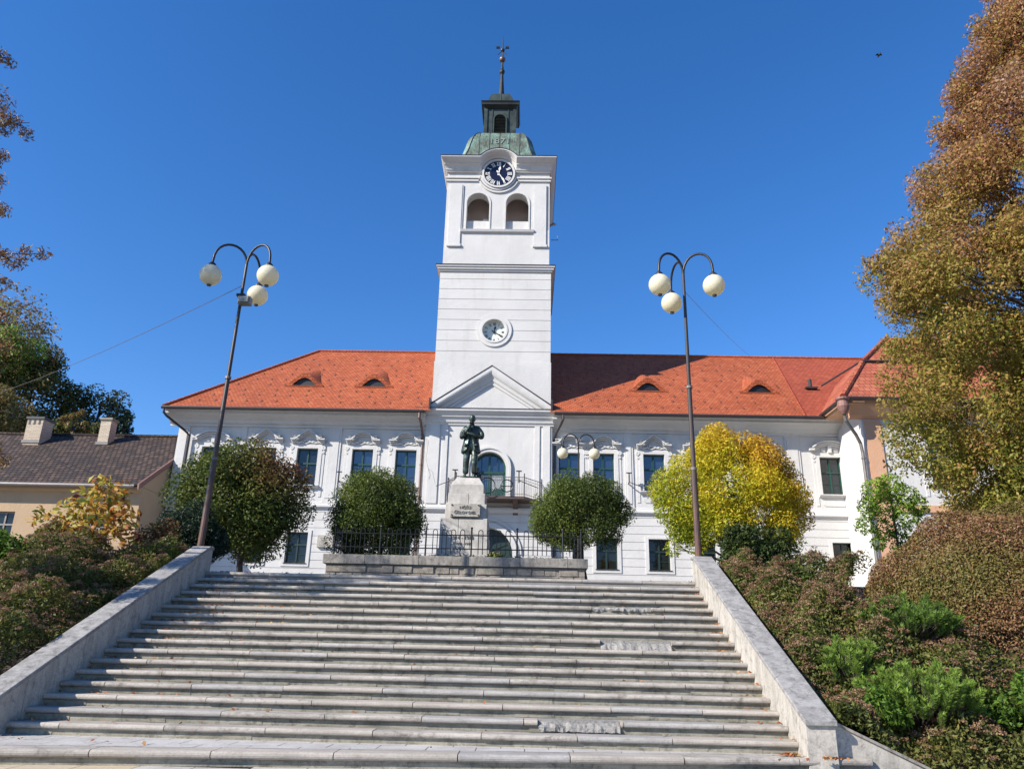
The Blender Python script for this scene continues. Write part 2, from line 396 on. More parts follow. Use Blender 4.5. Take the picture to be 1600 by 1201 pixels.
UW = 1.02; UZ0, UZ1 = 8.86, 10.68
upL = [(-15.5, 'seg'), (-12.85, 'point'), (-10.8, 'point'), (-8.1, 'round'), (-5.98, 'round')]
upR = [(1.95, 'round'), (3.6, 'round'), (6.02, 'point'), (8.25, 'point'), (11.1, 'seg'), (14.45, 'seg')]
loX = [-15.5, -12.9, -10.83, -8.1, -5.98, 3.68, 6.12, 8.25, 11.1, 14.6]
LZ0, LZ1 = 5.2, 6.62
# --- walls of the wings: smooth upper storey, grooved courses below
w = MB()
for (x0, x1, ups) in ((-17.3, -5.05, upL), (1.1, 15.35, upR)):
    ops = [(x-UW/2, x+UW/2, UZ0, UZ1) for x, _ in ups]
    cells(w, x0, x1, 7.74, 12.3, ops, FY, FY+.4)
    lops = [(x-.5, x+.5, LZ0, LZ1) for x in loX if x0 < x < x1]
    z = PZ0-.6
    while z < 7.7:
        zt = min(z+.375, 7.74)
        cells(w, x0, x1, z, zt-.022, lops, FY-.03, FY+.4)
        cells(w, x0, x1, zt-.022, zt, lops, FY+.0, FY+.4)
        z = zt
w.box(-17.3, -16.9, FY+.4, 48, PZ0-.6, 12.3)             # end wall
w.box(-17.3, 20, 47.6, 48, PZ0-.6, 12.3)
for x, k in upL+upR: w.box(x-.7, x+.7, FY+.41, FY+.5, UZ0-.2, UZ1+.2)
for x in loX: w.box(x-.7, x+.7, FY+.41, FY+.5, LZ0-.2, LZ1+.2)
w.build('wall', 'white', hall)
# --- shallow pilasters
for (a, b) in ((-17.3, -16.75), (-14.15, -13.9), (-9.85, -9.2), (-5.35, -5.06), (1.12, 1.4), (4.62, 5.02), (9.45, 9.85), (12.35, 13.05)):
    p = MB(); p.box(a, b, FY-.045, FY, 8.05, 11.72)
    if b-a > .3: p.box(a+.1, b-.1, FY-.07, FY-.045, 8.25, 11.55)
    p.build('pilaster', 'trimwhite', hall)
# --- string course between the storeys
b = MB()
for x0, x1 in ((-17.4, -5.06), (1.12, 15.3)):
    b.extx([(FY, 7.68), (FY-.06, 7.7), (FY-.06, 7.76), (FY-.17, 7.82), (FY-.17, 7.9), (FY-.06, 7.96), (FY-.06, 8.04), (FY, 8.06)], x0, x1)
b.build('string_course', 'trimwhite', hall)
# --- eaves cornice
c = MB()
prof = [(FY, 11.7), (FY-.08, 11.7), (FY-.08, 11.8), (FY-.2, 11.86), (FY-.28, 11.98), (FY-.5, 12.1), (FY-.78, 12.16), (FY-.78, 12.24), (FY-.86, 12.32), (FY, 12.32)]
c.extx(prof, -17.75, -5.06); c.extx(prof, 1.12, 15.5)
c.box(-17.75, -17.302, 36.3, 48, 12.05, 12.32)
c.build('eaves_cornice', 'trimwhite', hall)
# --- roof
EZ, EY, RZ, RY = 12.42, 35.3, 18.02, 42.0
def rz(y): return EZ+(y-EY)*(RZ-EZ)/(RY-EY)
r = MB()
r.add([(-17.8, EY, EZ), (-4.79, EY, EZ), (-4.79, RY, RZ), (-12.45, RY, RZ)], [(0, 1, 2, 3)])
r.add([(.99, EY, EZ), (13.15, EY, EZ), (14.1, RY, RZ), (.99, RY, RZ)], [(0, 1, 2, 3)])
r.add([(13.15, EY, EZ), (21, EY, EZ), (21, RY, RZ), (14.1, RY, RZ)], [(0, 1, 2, 3)], 1)
r.add([(-4.79, 41.6, rz(41.6)), (.99, 41.6, rz(41.6)), (.99, RY, RZ), (-4.79, RY, RZ)], [(0, 1, 2, 3)])
r.add([(-17.8, 48.7, EZ), (-12.45, RY, RZ), (21, RY, RZ), (21, 48.7, EZ)], [(0, 1, 2, 3)])
r.add([(-17.8, 48.7, EZ), (-17.8, EY, EZ), (-12.45, RY, RZ)], [(0, 1, 2)])
r.add([(-17.8, EY, EZ-.03), (-5.1, EY, EZ-.03), (-5.1, 36.2, EZ-.03), (-17.8, 36.2, EZ-.03)], [(0, 3, 2, 1)]); r.add([(1.2, EY, EZ-.03), (21, EY, EZ-.03), (21, 36.2, EZ-.03), (1.2, 36.2, EZ-.03)], [(0, 3, 2, 1)])
def ridge(mb, a, b, rad=.11, m=0):
    a = Vector(a); b = Vector(b); n = max(2, int((b-a).length/.38))
    for i in range(n):
        p, q = a.lerp(b, i/n), a.lerp(b, (i+1.08)/n); mb.tube([p, q], [rad, rad*.88], 8, m)
ridge(r, (-17.8, EY, EZ), (-12.45, RY, RZ)); ridge(r, (-12.45, RY, RZ), (21, RY, RZ)); ridge(r, (13.15, EY, EZ), (14.1, RY, RZ), .06, 1)
sl = (RZ-EZ)/(RY-EY)
for x0, x1 in ((-16.5, -5.2), (1.6, 13.0)):              # little snow hooks studded over the tiles
    for j in range(9):
        yy = EY+.5+j*.62+(.1 if j < 2 else 0); k = 0; x = x0+(.4 if j % 2 else 0)+random.uniform(0, .3)
        while x < x1:
            if x > -17.8+(yy-EY)*.8+.3 and random.random() < .8:
                z = rz(yy); r.add([(x-.035, yy-.09, z-.07), (x+.035, yy-.09, z-.07), (x+.035, yy, z+.09), (x-.035, yy, z+.09), (x-.02, yy+.08, z+.075), (x+.02, yy+.08, z+.075)], [(0, 1, 2, 3), (3, 2, 5, 4)], 2)
            x += .8+random.uniform(-.06, .06)
roof = r.build('roof', ['tile', 'tile2', 'hook'], hall, uv=True)
# --- eyebrow dormers
def dormer(x, yf, wd=.75, h=.42, tail=1.0):
    mb = MB(); n = 18; zb = rz(yf); rows = 8
    cols = []
    for i in range(n+1):
        t = -1+2*i/n; wx = wd*1.35
        hh = h*(.5+.5*cos(pi*min(1, abs(t))))**.9
        ztop = zb+hh+.10; x_ = x+t*wx
        pts = []
        yb = yf+(hh+.02)/(sl*(1-.60*tail))
        for j in range(rows+1):
            s = j/rows; y = yf-.06+(yb-yf+.06)*s
            zz = (zb+hh+.06)*(1-s)+(rz(yb)+.03)*s
            pts.append((x_*(1)+0*(s), y, max(zz, rz(y)+.02)))
        cols.append(pts)
    V = [p for c_ in cols for p in c_]; R1 = rows+1
    F = [(i*R1+j, (i+1)*R1+j, (i+1)*R1+j+1, i*R1+j+1) for i in range(n) for j in range(rows)]
    mb.add(V, F, 0)
    # front rim, dark opening and sill
    for i in range(n):
        a, b_ = cols[i][0], cols[i+1][0]
        mb.add([(a[0], a[1]-.01, a[2]+.02), (b_[0], b_[1]-.01, b_[2]+.02), (b_[0], b_[1]-.01, max(zb-.05, b_[2]-.24)), (a[0], a[1]-.01, max(zb-.05, a[2]-.24))], [(0, 1, 2, 3)], 0)
        mb.add([(a[0], yf+.05, a[2]-.06), (b_[0], yf+.05, b_[2]-.06), (b_[0], yf+.05, zb-.08), (a[0], yf+.05, zb-.08)], [(0, 1, 2, 3)], 1)
    mb.box(x-wd, x+wd, yf-.08, yf+.02, zb-.03, zb+.03, 0)
    o = mb.build('eyebrow_dormer', ['tile', 'black'], roof, uv=True)
for x in (-11.75, -8.1, 6.07, 11.75): dormer(x, 37.55, .74, .64)
vp_ = MB(); vp_.tube([(14.6, 38.1, 14.7), (14.6, 38.1, 15.3)], .09, 10); vp_.box(14.3, 14.9, 37.9, 38.3, 14.75, 14.85); vp_.build('roof_vent', 'gutter', roof)
# --- gutters
g = MB()
for x0, x1 in ((-17.85, -5.1), (1.2, 14.0)):
    g.tube([(x0, EY-.06, EZ-.07), (x1, EY-.06, EZ-.07)], .085, 8)
g.build('gutter', 'gutter', hall)
def spout(pts, mat, rad=.06):
    mb = MB(); mb.tube(pts, rad, 8)
    x, y, _ = pts[-1]
    for z in (9.9, 7.3, 5.2): mb.tube([(x, y, z), (x, y, z+.06)], rad*1.35, 8)
    mb.build('downspout', mat, hall)
spout([(-17.72, EY-.05, 12.35), (-17.72, EY-.05, 12.1), (-17.6, 35.35, 11.95), (-16.85, 35.95, 11.38), (-16.7, 36.15, 11.2), (-16.7, 36.17, 2.95)], 'gutter')
spout([(-5.3, EY-.05, 12.3), (-5.3, EY-.05, 12.05), (-5.25, 35.5, 11.9), (-5.22, 35.95, 11.55), (-5.2, 36.17, 11.35), (-5.2, 36.17, 2.95)], 'pipe')
spout([(1.6, EY-.05, 12.3), (1.6, EY-.05, 12.05), (1.5, 35.5, 11.85), (1.3, 35.95, 11.55), (1.24, 36.17, 11.3), (1.24, 36.17, 2.95)], 'gutter')
spout([(13.92, 32.78, 11.8), (13.98, 32.85, 11.5), (14.5, 33.2, 10.95), (14.72, 33.36, 10.6), (14.78, 33.4, 10.2), (14.78, 33.4, 2.95)], 'greypipe', .075)
# --- windows (local coordinates: x across, y into the wall, z up from the sill)
def win(name, W, H, kind, paint='green', gl='glass'):
    f = MB(); t = .05; y0, y1 = .17, .24
    f.box(-W/2, -W/2+t, y0, y1, 0, H); f.box(W/2-t, W/2, y0, y1, 0, H); f.box(-W/2+t, W/2-t, y0, y1, 0, t); f.box(-W/2+t, W/2-t, y0, y1, H-t*1.3, H)
    tz = H*.60
    f.box(-W/2+t, W/2-t, y0-.03, y1-.002, tz-.035, tz+.035); f.box(-.03, .03, y0-.02, y1-.004, t, tz-.035); f.box(-.025, .025, y0-.02, y1-.004, tz+.035, H-t*1.3)
    for s in (-1, 1):
        xa, xb = (.03, W/2-t) if s > 0 else (-W/2+t, -.03)
        for (za, zb) in ((t, tz-.05), (tz+.05, H-t*1.3)):
            f.box(xa, xa+.018, y0+.01, y1-.006, za, zb); f.box(xb-.018, xb, y0+.01, y1-.006, za, zb)
        f.box(xa+.018, xb-.018, y0+.01, y1-.006, tz*.48-.012, tz*.48+.012)
    o = f.build(name, paint); BASE[o.name] = (0, 0, 0)
    p = MB(); p.box(-W/2+.02, W/2-.02, y1-.03, y1+.02, .02, H-.02); p.build('pane', gl, o)
    s = MB()
    a = .20
    if kind == 'low':
        for (x0, x1, z0, z1) in ((-W/2-.16, -W/2, -.16, H+.1), (W/2, W/2+.16, -.16, H+.1), (-W/2, W/2, -.16, -.03), (-W/2, W/2, H, H+.1)):
            s.box(x0, x1, -.065, .02, z0, z1)
        s.build('surround', 'trimwhite', o)
        q = MB(); q.box(-W/2-.04, W/2+.04, -.1, .17, -.03, .0); q.build('sill', 'gutter', o)
        return o
    s.box(-W/2-a, -W/2, -.05, .03, -.04, H+a); s.box(W/2, W/2+a, -.05, .03, -.04, H+a); s.box(-W/2, W/2, -.05, .03, H, H+a)
    s.box(-W/2-a-.14, -W/2-a, -.025, .02, -.55, H+.02); s.box(W/2+a, W/2+a+.14, -.025, .02, -.55, H+.02)
    for q_ in (-1, 1):                                     # drooping scroll beside the head
        s.ring(q_*(W/2+a+.07), H+.02, .02, .10, -.075, .0, seg=14); s.ring(q_*(W/2+a+.06), H-.2, .01, .06, -.06, .0, seg=10)
    # panel under the sill
    s.box(-W/2+.05, W/2-.05, -.03, .02, -.55, -.28); s.ring(-W/2+.05, -.415, 0, .1, -.03, .02, pi/2, 3*pi/2, 8); s.ring(W/2-.05, -.415, 0, .1, -.03, .02, -pi/2, pi/2, 8)
    s.build('surround', 'trimwhite', o)
    q = MB(); q.extx([(.03, -.14), (-.1, -.12), (-.2, -.05), (-.2, -.01), (.17, 0), (.17, -.14)], -W/2-a, W/2+a); q.build('sill', 'trimwhite', o)
    h = MB(); B = H+.36
    if kind == 'seg':
        R = 1.35; half = math.asin(.86/R); cz = B+.42-R
        for dr, yy in ((0, -.26), (-.09, -.17), (-.17, -.10)):
            h.ring(0, cz, R+dr-.07, R+dr, yy, .0, pi/2-half, pi/2+half, 20)
        h.box(-.08, .08, -.13, 0, H+.2, B+.2); h.box(-.4, -.2, -.05, 0, H+.26, B+.05); h.box(.2, .4, -.05, 0, H+.26, B+.05)
        for q_ in (-1, 1): h.box(q_*.86-.12, q_*.86+.12, -.24, 0, B-.06, B+.02)
    else:
        def prof(x):
            ax = abs(x)
            if kind == 'point':
                if ax > .62: return .02
                return .02+.48*(1-ax/.62)**1.15 + .05*sin(pi*ax/.62)
            if ax > .58: return .03
            if ax > .4: return .03+.16*(.58-ax)/.18
            return .19+.22*sqrt(max(0, 1-(ax/.4)**2))
        n = 28; L = [(-.84+1.68*i/n) for i in range(n+1)]
        for dz, yy, th in ((0, -.30, .06), (-.075, -.2, .065), (-.15, -.12, .06)):
            line = [(x*(1+dz*.25), B+prof(x)+dz) for x in L]; h.band(line, th, yy, .0)
        # broken scroll ends standing forward of the hood
        for q_ in (-1, 1):
            for dz, l in ((.1, .18), (.2, .14), (.01, .26)):
                h.box(q_*(.62-l/2+.08)-l/2, q_*(.62-l/2+.08)+l/2, -.29, -.05, B+dz+.03, B+dz+.06)
            h.ring(q_*.46, B+.2, .02, .07, -.26, -.05, seg=12); h.sphere((q_*.52, -.2, B+.28), .045, 8)
        # relief of shells and ribbons below
        rr = random.Random(5)
        for i in range(13):
            x = -.5+i*.083; z = H+.27+.16*max(0, 1-abs(x)/.45)*rr.uniform(.3, 1); h.sphere((x, -.05, z), rr.uniform(.045, .075), 8, sq=(1.3, 1, .8))
        h.tube([(-.55, -.06, H+.24), (-.3, -.08, H+.30), (-.1, -.06, H+.22), (.1, -.08, H+.30), (.35, -.06, H+.23), (.55, -.06, H+.28)], .03, 6)
    h.build('hood', 'trimwhite', o)
    return o
protos = {}
def place_win(proto, x, y, z):
    loc = Vector((x, y, z))-Vector(hall.location)
    if proto.parent is None: proto.parent = hall; proto.location = loc; return proto
    return copy_tree(proto, loc)
for i, (x, k) in enumerate(upL+upR):
    key = (k, 'b' if -9 < x < 7 else 'd')
    if key not in protos: protos[key] = win('window', UW, UZ1-UZ0, k, 'green', 'glassblue' if key[1] == 'b' else 'glass')
    place_win(protos[key], x, FY, UZ0)
lowp = win('window', 1.0, LZ1-LZ0, 'low', 'darkgreen', 'glassdark')
for x in loX: place_win(lowp, x, FY-.0, LZ0)
# --- middle bay and tower
TX0, TX1, TY = -4.8, 1.0, 36.0; CX = (TX0+TX1)/2
t = MB()
door_op = [(-2.75, -1.05, 8.22, 9.75)]
# middle bay below the pediment
cells(t, -5.05, 1.1, 7.74, 12.5, [(-2.7, -1.1, 8.22, 10.58)], TY, TY+.5)
z = PZ0-.6
while z < 7.7:
    zt = min(z+.375, 7.74); cells(t, -5.05, 1.1, z, zt-.022, [(-3.1, -.7, 2, 6.95)], TY-.03, TY+.5); cells(t, -5.05, 1.1, zt-.022, zt, [(-3.1, -.7, 2, 6.95)], TY, TY+.5); z = zt
def spandrel(mb, cx, r, z0, ztop, y0, y1, sz=1.0, m=0):   # fills the corners between a round head and its square opening
    n = 12
    for s in (-1, 1):
        for i in range(n):
            a, b_ = pi/2*i/n, pi/2*(i+1)/n
            q = [(cx+s*r*cos(a), z0+sz*r*sin(a)), (cx+s*r*cos(b_), z0+sz*r*sin(b_)), (cx+s*r*cos(b_), ztop), (cx+s*r*cos(a), ztop)]
            if s < 0: q = q[::-1]
            mb.extr(q, y0, y1, m)
spandrel(t, -1.9, .8, 9.78, 10.58, TY, TY+.5); spandrel(t, -1.9, 1.2, 5.75, 6.95, TY-.03, TY+.5)
for y0_, y1_, z0_, z1_ in ((36.5, 36.6, 8, 10.8), (36.5, 36.6, 2.3, 7.2)): t.box(-3.3, -.5, y0_, y1_, z0_, z1_)
# tower shaft
t.box(-5.05, 1.1, TY+.5, 41.8, PZ0-.6, 12.5)
t.box(TX0-.03, TX1+.03, TY-.02, 41.82, 12.5, 15.22)
z = 15.22
for i in range(9):
    zt = z+.578 if i < 8 else 20.2
    hole = [(-1.88-.6, -1.88+.6, 16.33, 17.53)]
    cells(t, TX0, TX1, z, zt-.028, hole, TY, TY+.3); t.box(TX0, TX1, TY+.3, 41.8, z, zt-.028)
    cells(t, TX0+.025, TX1-.025, zt-.028, zt, hole, TY+.025, TY+.3); t.box(TX0+.025, TX1-.025, TY+.3, 41.78, zt-.028, zt); z = zt
t.box(TX0, TX1, TY, 41.8, 20.2, 20.3)
# belfry stage
BX0, BX1 = -4.7, .9; OA = (-3.57, -2.35); OB = (-1.45, -.23)
t.box(BX0, BX1, TY, 36.6, 20.3, 22.78)
cells(t, BX0, BX1, 22.78, 27.0, [(*OA, 22, 25.03), (*OB, 22, 25.03)], TY+.02, 36.6)
for o in (OA, OB): spandrel(t, (o[0]+o[1])/2, .61, 24.42, 25.03, TY+.02, 36.6)
t.box(BX0, BX0+.6, 36.6, 41.8, 20.3, 27.0); t.box(BX1-.6, BX1, 36.6, 41.8, 20.3, 27.0); t.box(BX0+.6, BX1-.6, 41.2, 41.8, 20.3, 27.0)
for o in (OA, OB): t.box(o[0]+.002, o[1]-.002, 36.22, 36.5, 22.782, 23.42)      # parapets inside the openings
tower = t.build('tower', ['white', 'belfry'], hall)
iv = MB(); iv.box(BX0+.62, BX1-.62, 37.7, 37.8, 22.6, 26.4); iv.box(BX0+.62, BX1-.62, 36.76, 39, 26.3, 26.4); iv.box(BX0+.62, BX1-.62, 36.76, 39, 22.5, 22.6)
iv.build('belfry_chamber', 'belfry', tower)
bl = MB(); bl.box(-2.75, -2.5, 37.2, 37.4, 23.4, 24.15); bl.box(-.75, -.65, 37.2, 37.4, 23.4, 24.0); bl.build('bell_frame', 'ivory', tower)
bd = MB(); bd.box(-1.1, -.85, 37.2, 37.4, 23.35, 23.85); bd.build('loudspeaker', 'black', tower)
# raised surrounds of the belfry stage
d = MB()
d.box(-4.5, -3.85, TY-.06, TY, 21.85, 25.55); d.box(.07, .72, TY-.06, TY, 21.85, 25.55)
d.box(-4.55, -3.8, TY-.1, TY, 21.72, 21.85); d.box(.02, .77, TY-.1, TY, 21.72, 21.85)
d.extx([(TY, 22.55), (TY-.12, 22.6), (TY-.16, 22.72), (TY, 22.76)], -3.85, .07)
d.box(-3.85, -3.78, TY-.03, TY, 22.76, 25.5); d.box(0, .07, TY-.03, TY, 22.76, 25.5)
for o in (OA, OB):
    cx_ = (o[0]+o[1])/2
    d.ring(cx_, 24.42, .61, .69, TY-.02, TY+.03, 0, pi, 20); d.box(o[0]-.08, o[0], TY-.02, TY+.03, 22.78, 24.42); d.box(o[1], o[1]+.08, TY-.02, TY+.03, 22.78, 24.42)
d.build('belfry_moulding', 'trimwhite', tower)
def ringbox(mb, x0, x1, y0, y1, ov, z0, z1, m=0):      # a moulding that runs round the four sides
    mb.box(x0-ov, x1+ov, y0-ov, y0, z0, z1, m); mb.box(x0-ov, x1+ov, y1, y1+ov, z0, z1, m)
    mb.box(x0-ov, x0, y0, y1, z0, z1, m); mb.box(x1, x1+ov, y0, y1, z0, z1, m)
m1 = MB()
ringbox(m1, TX0, TX1, TY, 41.8, .07, 20.26, 20.36); ringbox(m1, TX0, TX1, TY, 41.8, .14, 20.36, 20.48); ringbox(m1, TX0, TX1, TY, 41.8, .2, 20.48, 20.56)
m1.build('tower_cornice', 'trimwhite', tower)
mm = MB(); mm.box(TX0-.23, TX1+.23, TY-.23, 36.0, 20.56, 20.6); mm.box(TX0-.23, TX0+.1, 36, 42, 20.56, 20.6); mm.box(TX1-.1, TX1+.23, 36, 42, 20.56, 20.6); mm.build('cornice_flashing', 'gutter', tower)
# upper cornice that arches over the clock
CKX, CKZ = -1.9, 26.2
u = MB()
def arcline(r, zc, zflat, x0, x1, up=True, n=16):
    s = 1 if up else -1
    h = min(1, abs(zflat-zc)/r); a0 = math.asin(h) if (zflat-zc)*s > 0 else -math.asin(h)
    L = [(x0, zflat)]
    for i in range(n+1):
        a = a0+(pi-2*a0)*i/n; L.append((CKX-r*cos(a), zc+s*r*sin(a)))
    return L+[(x1, zflat)]
def crown_moulding(mb, P):
    P = [(ov*1.42, z, r, ov*.82) for ov, z, r in P]
    Ls = [arcline(r, CKZ, z, BX0-os_, BX1+os_) for ov, z, r, os_ in P]
    for j in range(len(P)-1):
        A, B, oa, ob = Ls[j], Ls[j+1], P[j][0], P[j+1][0]; n = len(A); za, zb = P[j][1], P[j+1][1]
        V = [(x, TY-oa, z) for x, z in A]+[(x, TY-ob, z) for x, z in B]
        mb.add(V, [(i, i+1, n+i+1, n+i) for i in range(n-1)])
        for s, X in ((-1, BX0), (1, BX1)):
            pa, pb = P[j][3], P[j+1][3]
            q = [(X+s*pa, TY-oa, za), (X+s*pa, 41.8+pa, za), (X+s*pb, 41.8+pb, zb), (X+s*pb, TY-ob, zb)]
            mb.add(q, [(0, 1, 2, 3)] if s > 0 else [(3, 2, 1, 0)])
        mb.add([(BX0-oa, 41.8+oa, za), (BX1+oa, 41.8+oa, za), (BX1+ob, 41.8+ob, zb), (BX0-ob, 41.8+ob, zb)], [(3, 2, 1, 0)])
crown_moulding(u, [(0, 26.30, .92), (.07, 26.31, .93), (.07, 26.38, .96), (.11, 26.40, .97), (.13, 26.50, 1.0), (.18, 26.62, 1.06), (.24, 26.66, 1.08), (.24, 26.72, 1.10), (.30, 26.78, 1.13), (.38, 26.86, 1.18), (.43, 26.94, 1.23), (.43, 27.0, 1.28), (0, 27.0, 1.28)])
for ov, z0, hh, r in ((.10, 25.92, .09, .98), (.06, 25.76, .09, 1.12)):      # lower moulding dips round the dial
    for (xa, xb) in ((BX0-ov, CKX-.95), (CKX+.95, BX1+ov)): u.box(xa, xb, TY-ov, TY+.02, z0, z0+hh)
    u.ring(CKX, CKZ, r-.06, r+.04, TY-ov, TY+.02, pi+.18, 2*pi-.18, 22)
    u.box(BX0-ov, BX0, TY+.02, 41.8, z0, z0+hh); u.box(BX1, BX1+ov, TY+.02, 41.8, z0, z0+hh)
# wall behind the dial rising into the arch
nA = 20
for i in range(nA):
    a, b_ = pi*i/nA, pi*(i+1)/nA
    u.extr([(CKX, 26.9), (CKX+1.2*cos(a), 26.2+1.2*sin(a)), (CKX+1.2*cos(b_), 26.2+1.2*sin(b_))], TY-.02, TY+.5)
u.build('arched_cornice', 'trimwhite', tower)
fl = MB()
line = arcline(1.285, CKZ, 27.003, BX0-.38, BX1+.38); top = arcline(1.325, CKZ, 27.045, BX0-.38, BX1+.38)
for i in range(len(line)-1): fl.extr([line[i], line[i+1], top[i+1], top[i]], TY-.63, TY+.7)
fl.box(BX0-.38, BX0+.3, TY+.7, 42.2, 27.0, 27.04); fl.box(BX1-.3, BX1+.38, TY+.7, 42.2, 27.0, 27.04)
fl.build('cornice_flashing', 'gutter', tower)
# clocks
def clock(x, z, y, R, dial, mark, hands, deep, hm, mn):
    c = MB(); c.ring(x, z, R, R+.10, y-.09, y+.05, seg=48)
    if deep: c.ring(x, z, R+.10, R+.30, y-.06, y+.02, seg=48); c.ring(x, z, R-.02, R+.1, y-.02, y+.25, seg=48)
    o = c.build('clock', 'trimwhite', hall)
    yd = y+(.22 if deep else -.03)
    q = MB(); q.disc(x, z, R, yd, 48); q.build('dial', dial, o)
    vs = MB(); rn = ['XII', 'I', 'II', 'III', 'IIII', 'V', 'VI', 'VII', 'VIII', 'IX', 'X', 'XI']
    for k, s in enumerate(rn):
        a = pi/2-2*pi*k/12; w = {'I': 1, 'V': 1.6, 'X': 1.7}
        tot = sum(w[ch] for ch in s); unit = .062*R if deep else .085*R; r0, r1 = (.62*R, .86*R) if deep else (.60*R, .92*R)
        pos = -tot*unit/2; th = unit*.52
        ca, sa = cos(a), sin(a)
        def P3(u_, r_): return (x+r_*ca-u_*(-sa), yd-.012, z+r_*sa-u_*ca)
        def bar(u0, ra, u1, rb, th=th):
            pts = [(u0-th/2, ra), (u0+th/2, ra), (u1+th/2, rb), (u1-th/2, rb)]; n = len(vs.v)
            vs.add([(x+r_*ca+u_*sa, yd-.012, z+r_*sa-u_*ca) for u_, r_ in pts], [(0, 1, 2, 3)])
        for ch in s:
            c0 = pos+w[ch]*unit/2
            if ch == 'I': bar(c0, r0, c0, r1)
            elif ch == 'V': bar(c0, r0, c0-unit*.6, r1); bar(c0, r0, c0+unit*.6, r1, th*.6)
            else: bar(c0-unit*.6, r0, c0+unit*.6, r1, th*.6); bar(c0+unit*.6, r0, c0-unit*.6, r1)
            pos += w[ch]*unit
    vs.build('numerals', mark, o)
    for ln, wd, ang in ((.58*R, .10*R, hm), (.88*R, .075*R, mn)):
        a = pi/2-ang; ca, sa = cos(a), sin(a); h = MB()
        prof = [(-.28, .35), (-.2, .6), (0, .45), (.45, .35), (.6, .9), (.8, .5), (1, 0)]
        L = [(r_*ln, w_*wd) for r_, w_ in prof]; pts = L+[(r_, -w_) for r_, w_ in reversed(L[:-1])]
        V = [(x+r_*ca+u_*sa, yd-.05, z+r_*sa-u_*ca) for r_, u_ in pts]; V2 = [(a_, b_+.02, c_) for a_, b_, c_ in V]; n = len(V)
        h.add(V+V2, [tuple(range(n)), tuple(range(2*n-1, n-1, -1))]+[(i, i+n, (i+1) % n+n, (i+1) % n) for i in range(n)])
        h.build('hand', hands, o)
clock(CKX, CKZ, TY-.08, .80, 'clockdark', 'ivory', 'ivory', 0, radians(371), radians(147))
clock(-1.88, 16.93, TY, .60, 'clockwhite', 'black', 'black', 1, radians(370), radians(121))
# pediment over the middle bay
pd = MB()
pf_ = [(0, 11.88), (.06, 11.9), (.06, 11.98), (.12, 12.02), (.15, 12.14), (.2, 12.24), (.26, 12.27), (.26, 12.34), (.33, 12.4), (.40, 12.48), (.44, 12.52), (.44, 12.62), (0, 12.62)]
for (oa, za), (ob, zb) in zip(pf_, pf_[1:]):
    X0, X1 = -5.08, 1.12
    pd.add([(X0-oa, TY-oa, za), (X1+oa, TY-oa, za), (X1+ob, TY-ob, zb), (X0-ob, TY-ob, zb)], [(0, 1, 2, 3)])
    pd.add([(X0-oa, TY-oa, za), (X0-ob, TY-ob, zb), (X0-ob, TY+.3, zb), (X0-oa, TY+.3, za)], [(0, 1, 2, 3)]); pd.add([(X1+oa, TY-oa, za), (X1+oa, TY+.3, za), (X1+ob, TY+.3, zb), (X1+ob, TY-ob, zb)], [(0, 1, 2, 3)])
rk = [(0, -.56), (.08, -.54), (.10, -.42), (.16, -.38), (.2, -.24), (.3, -.16), (.36, -.06), (.38, .0), (.38, .16), (0, .16)]
for (oa, da), (ob, db) in zip(rk, rk[1:]):
    for s in (-1, 1):
        q = [(CX+s*2.97, TY-oa, 12.66+max(0, da)), (CX, TY-oa, 14.66+da*1.22), (CX, TY-ob, 14.66+db*1.22), (CX+s*2.97, TY-ob, 12.66+max(0, db))]
        xa = CX+s*(2.97+min(0, da)*1.5); xb = CX+s*(2.97+min(0, db)*1.5)
        q[0] = (xa, TY-oa, 12.64+max(0, da)); q[3] = (xb, TY-ob, 12.64+max(0, db))
        pd.add(q, [(0, 1, 2, 3)] if s < 0 else [(3, 2, 1, 0)])
pd.build('pediment', 'trimwhite', hall)
pf = MB(); pf.box(-5.55, 1.59, TY-.47, TY-.02, 12.622, 12.65)
for s in (-1, 1):
    q = [(CX+s*3.0, 12.81), (CX, 14.86), (CX, 14.91), (CX+s*3.0, 12.86)]
    if s < 0: q = q[::-1]
    pf.extr(q, TY-.4, TY-.03)
pf.box(TX0-.1, TX0-.02, 35.4, 36, 12.5, 13.1); pf.box(TX1+.02, TX1+.1, 35.4, 36, 12.5, 13.1)
pf.build('pediment_flashing', 'gutter', hall)
for a, b in ((-4.85, -4.35), (-4.2, -3.95), (.25, .5), (.65, 1.0)):
    p = MB(); p.box(a, b, TY-.05, TY, 8.05, 11.9); p.build('pilaster', 'trimwhite', hall)
sc = MB(); sc.extx([(TY, 7.6), (TY-.1, 7.66), (TY-.18, 7.76), (TY-.18, 7.86), (TY-.06, 7.95), (TY, 8.0)], -5.12, 1.17); sc.build('string_course', 'trimwhite', hall)
ck = MB(); ck.tube([(-4.98, TY-.045, 11.2), (-4.9, TY-.052, 10.6), (-4.95, TY-.052, 10.2), (-4.82, TY-.052, 9.7), (-4.7, TY-.052, 9.4), (-4.75, TY-.052, 9.2)], .008, 4); ck.tube([(-4.82, TY-.052, 9.7), (-4.6, TY-.052, 9.55), (-4.45, TY-.052, 9.0)], .006, 4); ck.build('plaster_crack', 'riser', hall)
wb_ = MB(); wb_.tube([(1.0, 36.3, 22.35), (1.35, 36.3, 22.35), (1.35, 36.3, 22.6)], .02, 5); wb_.build('wall_hook', 'gutter', tower)
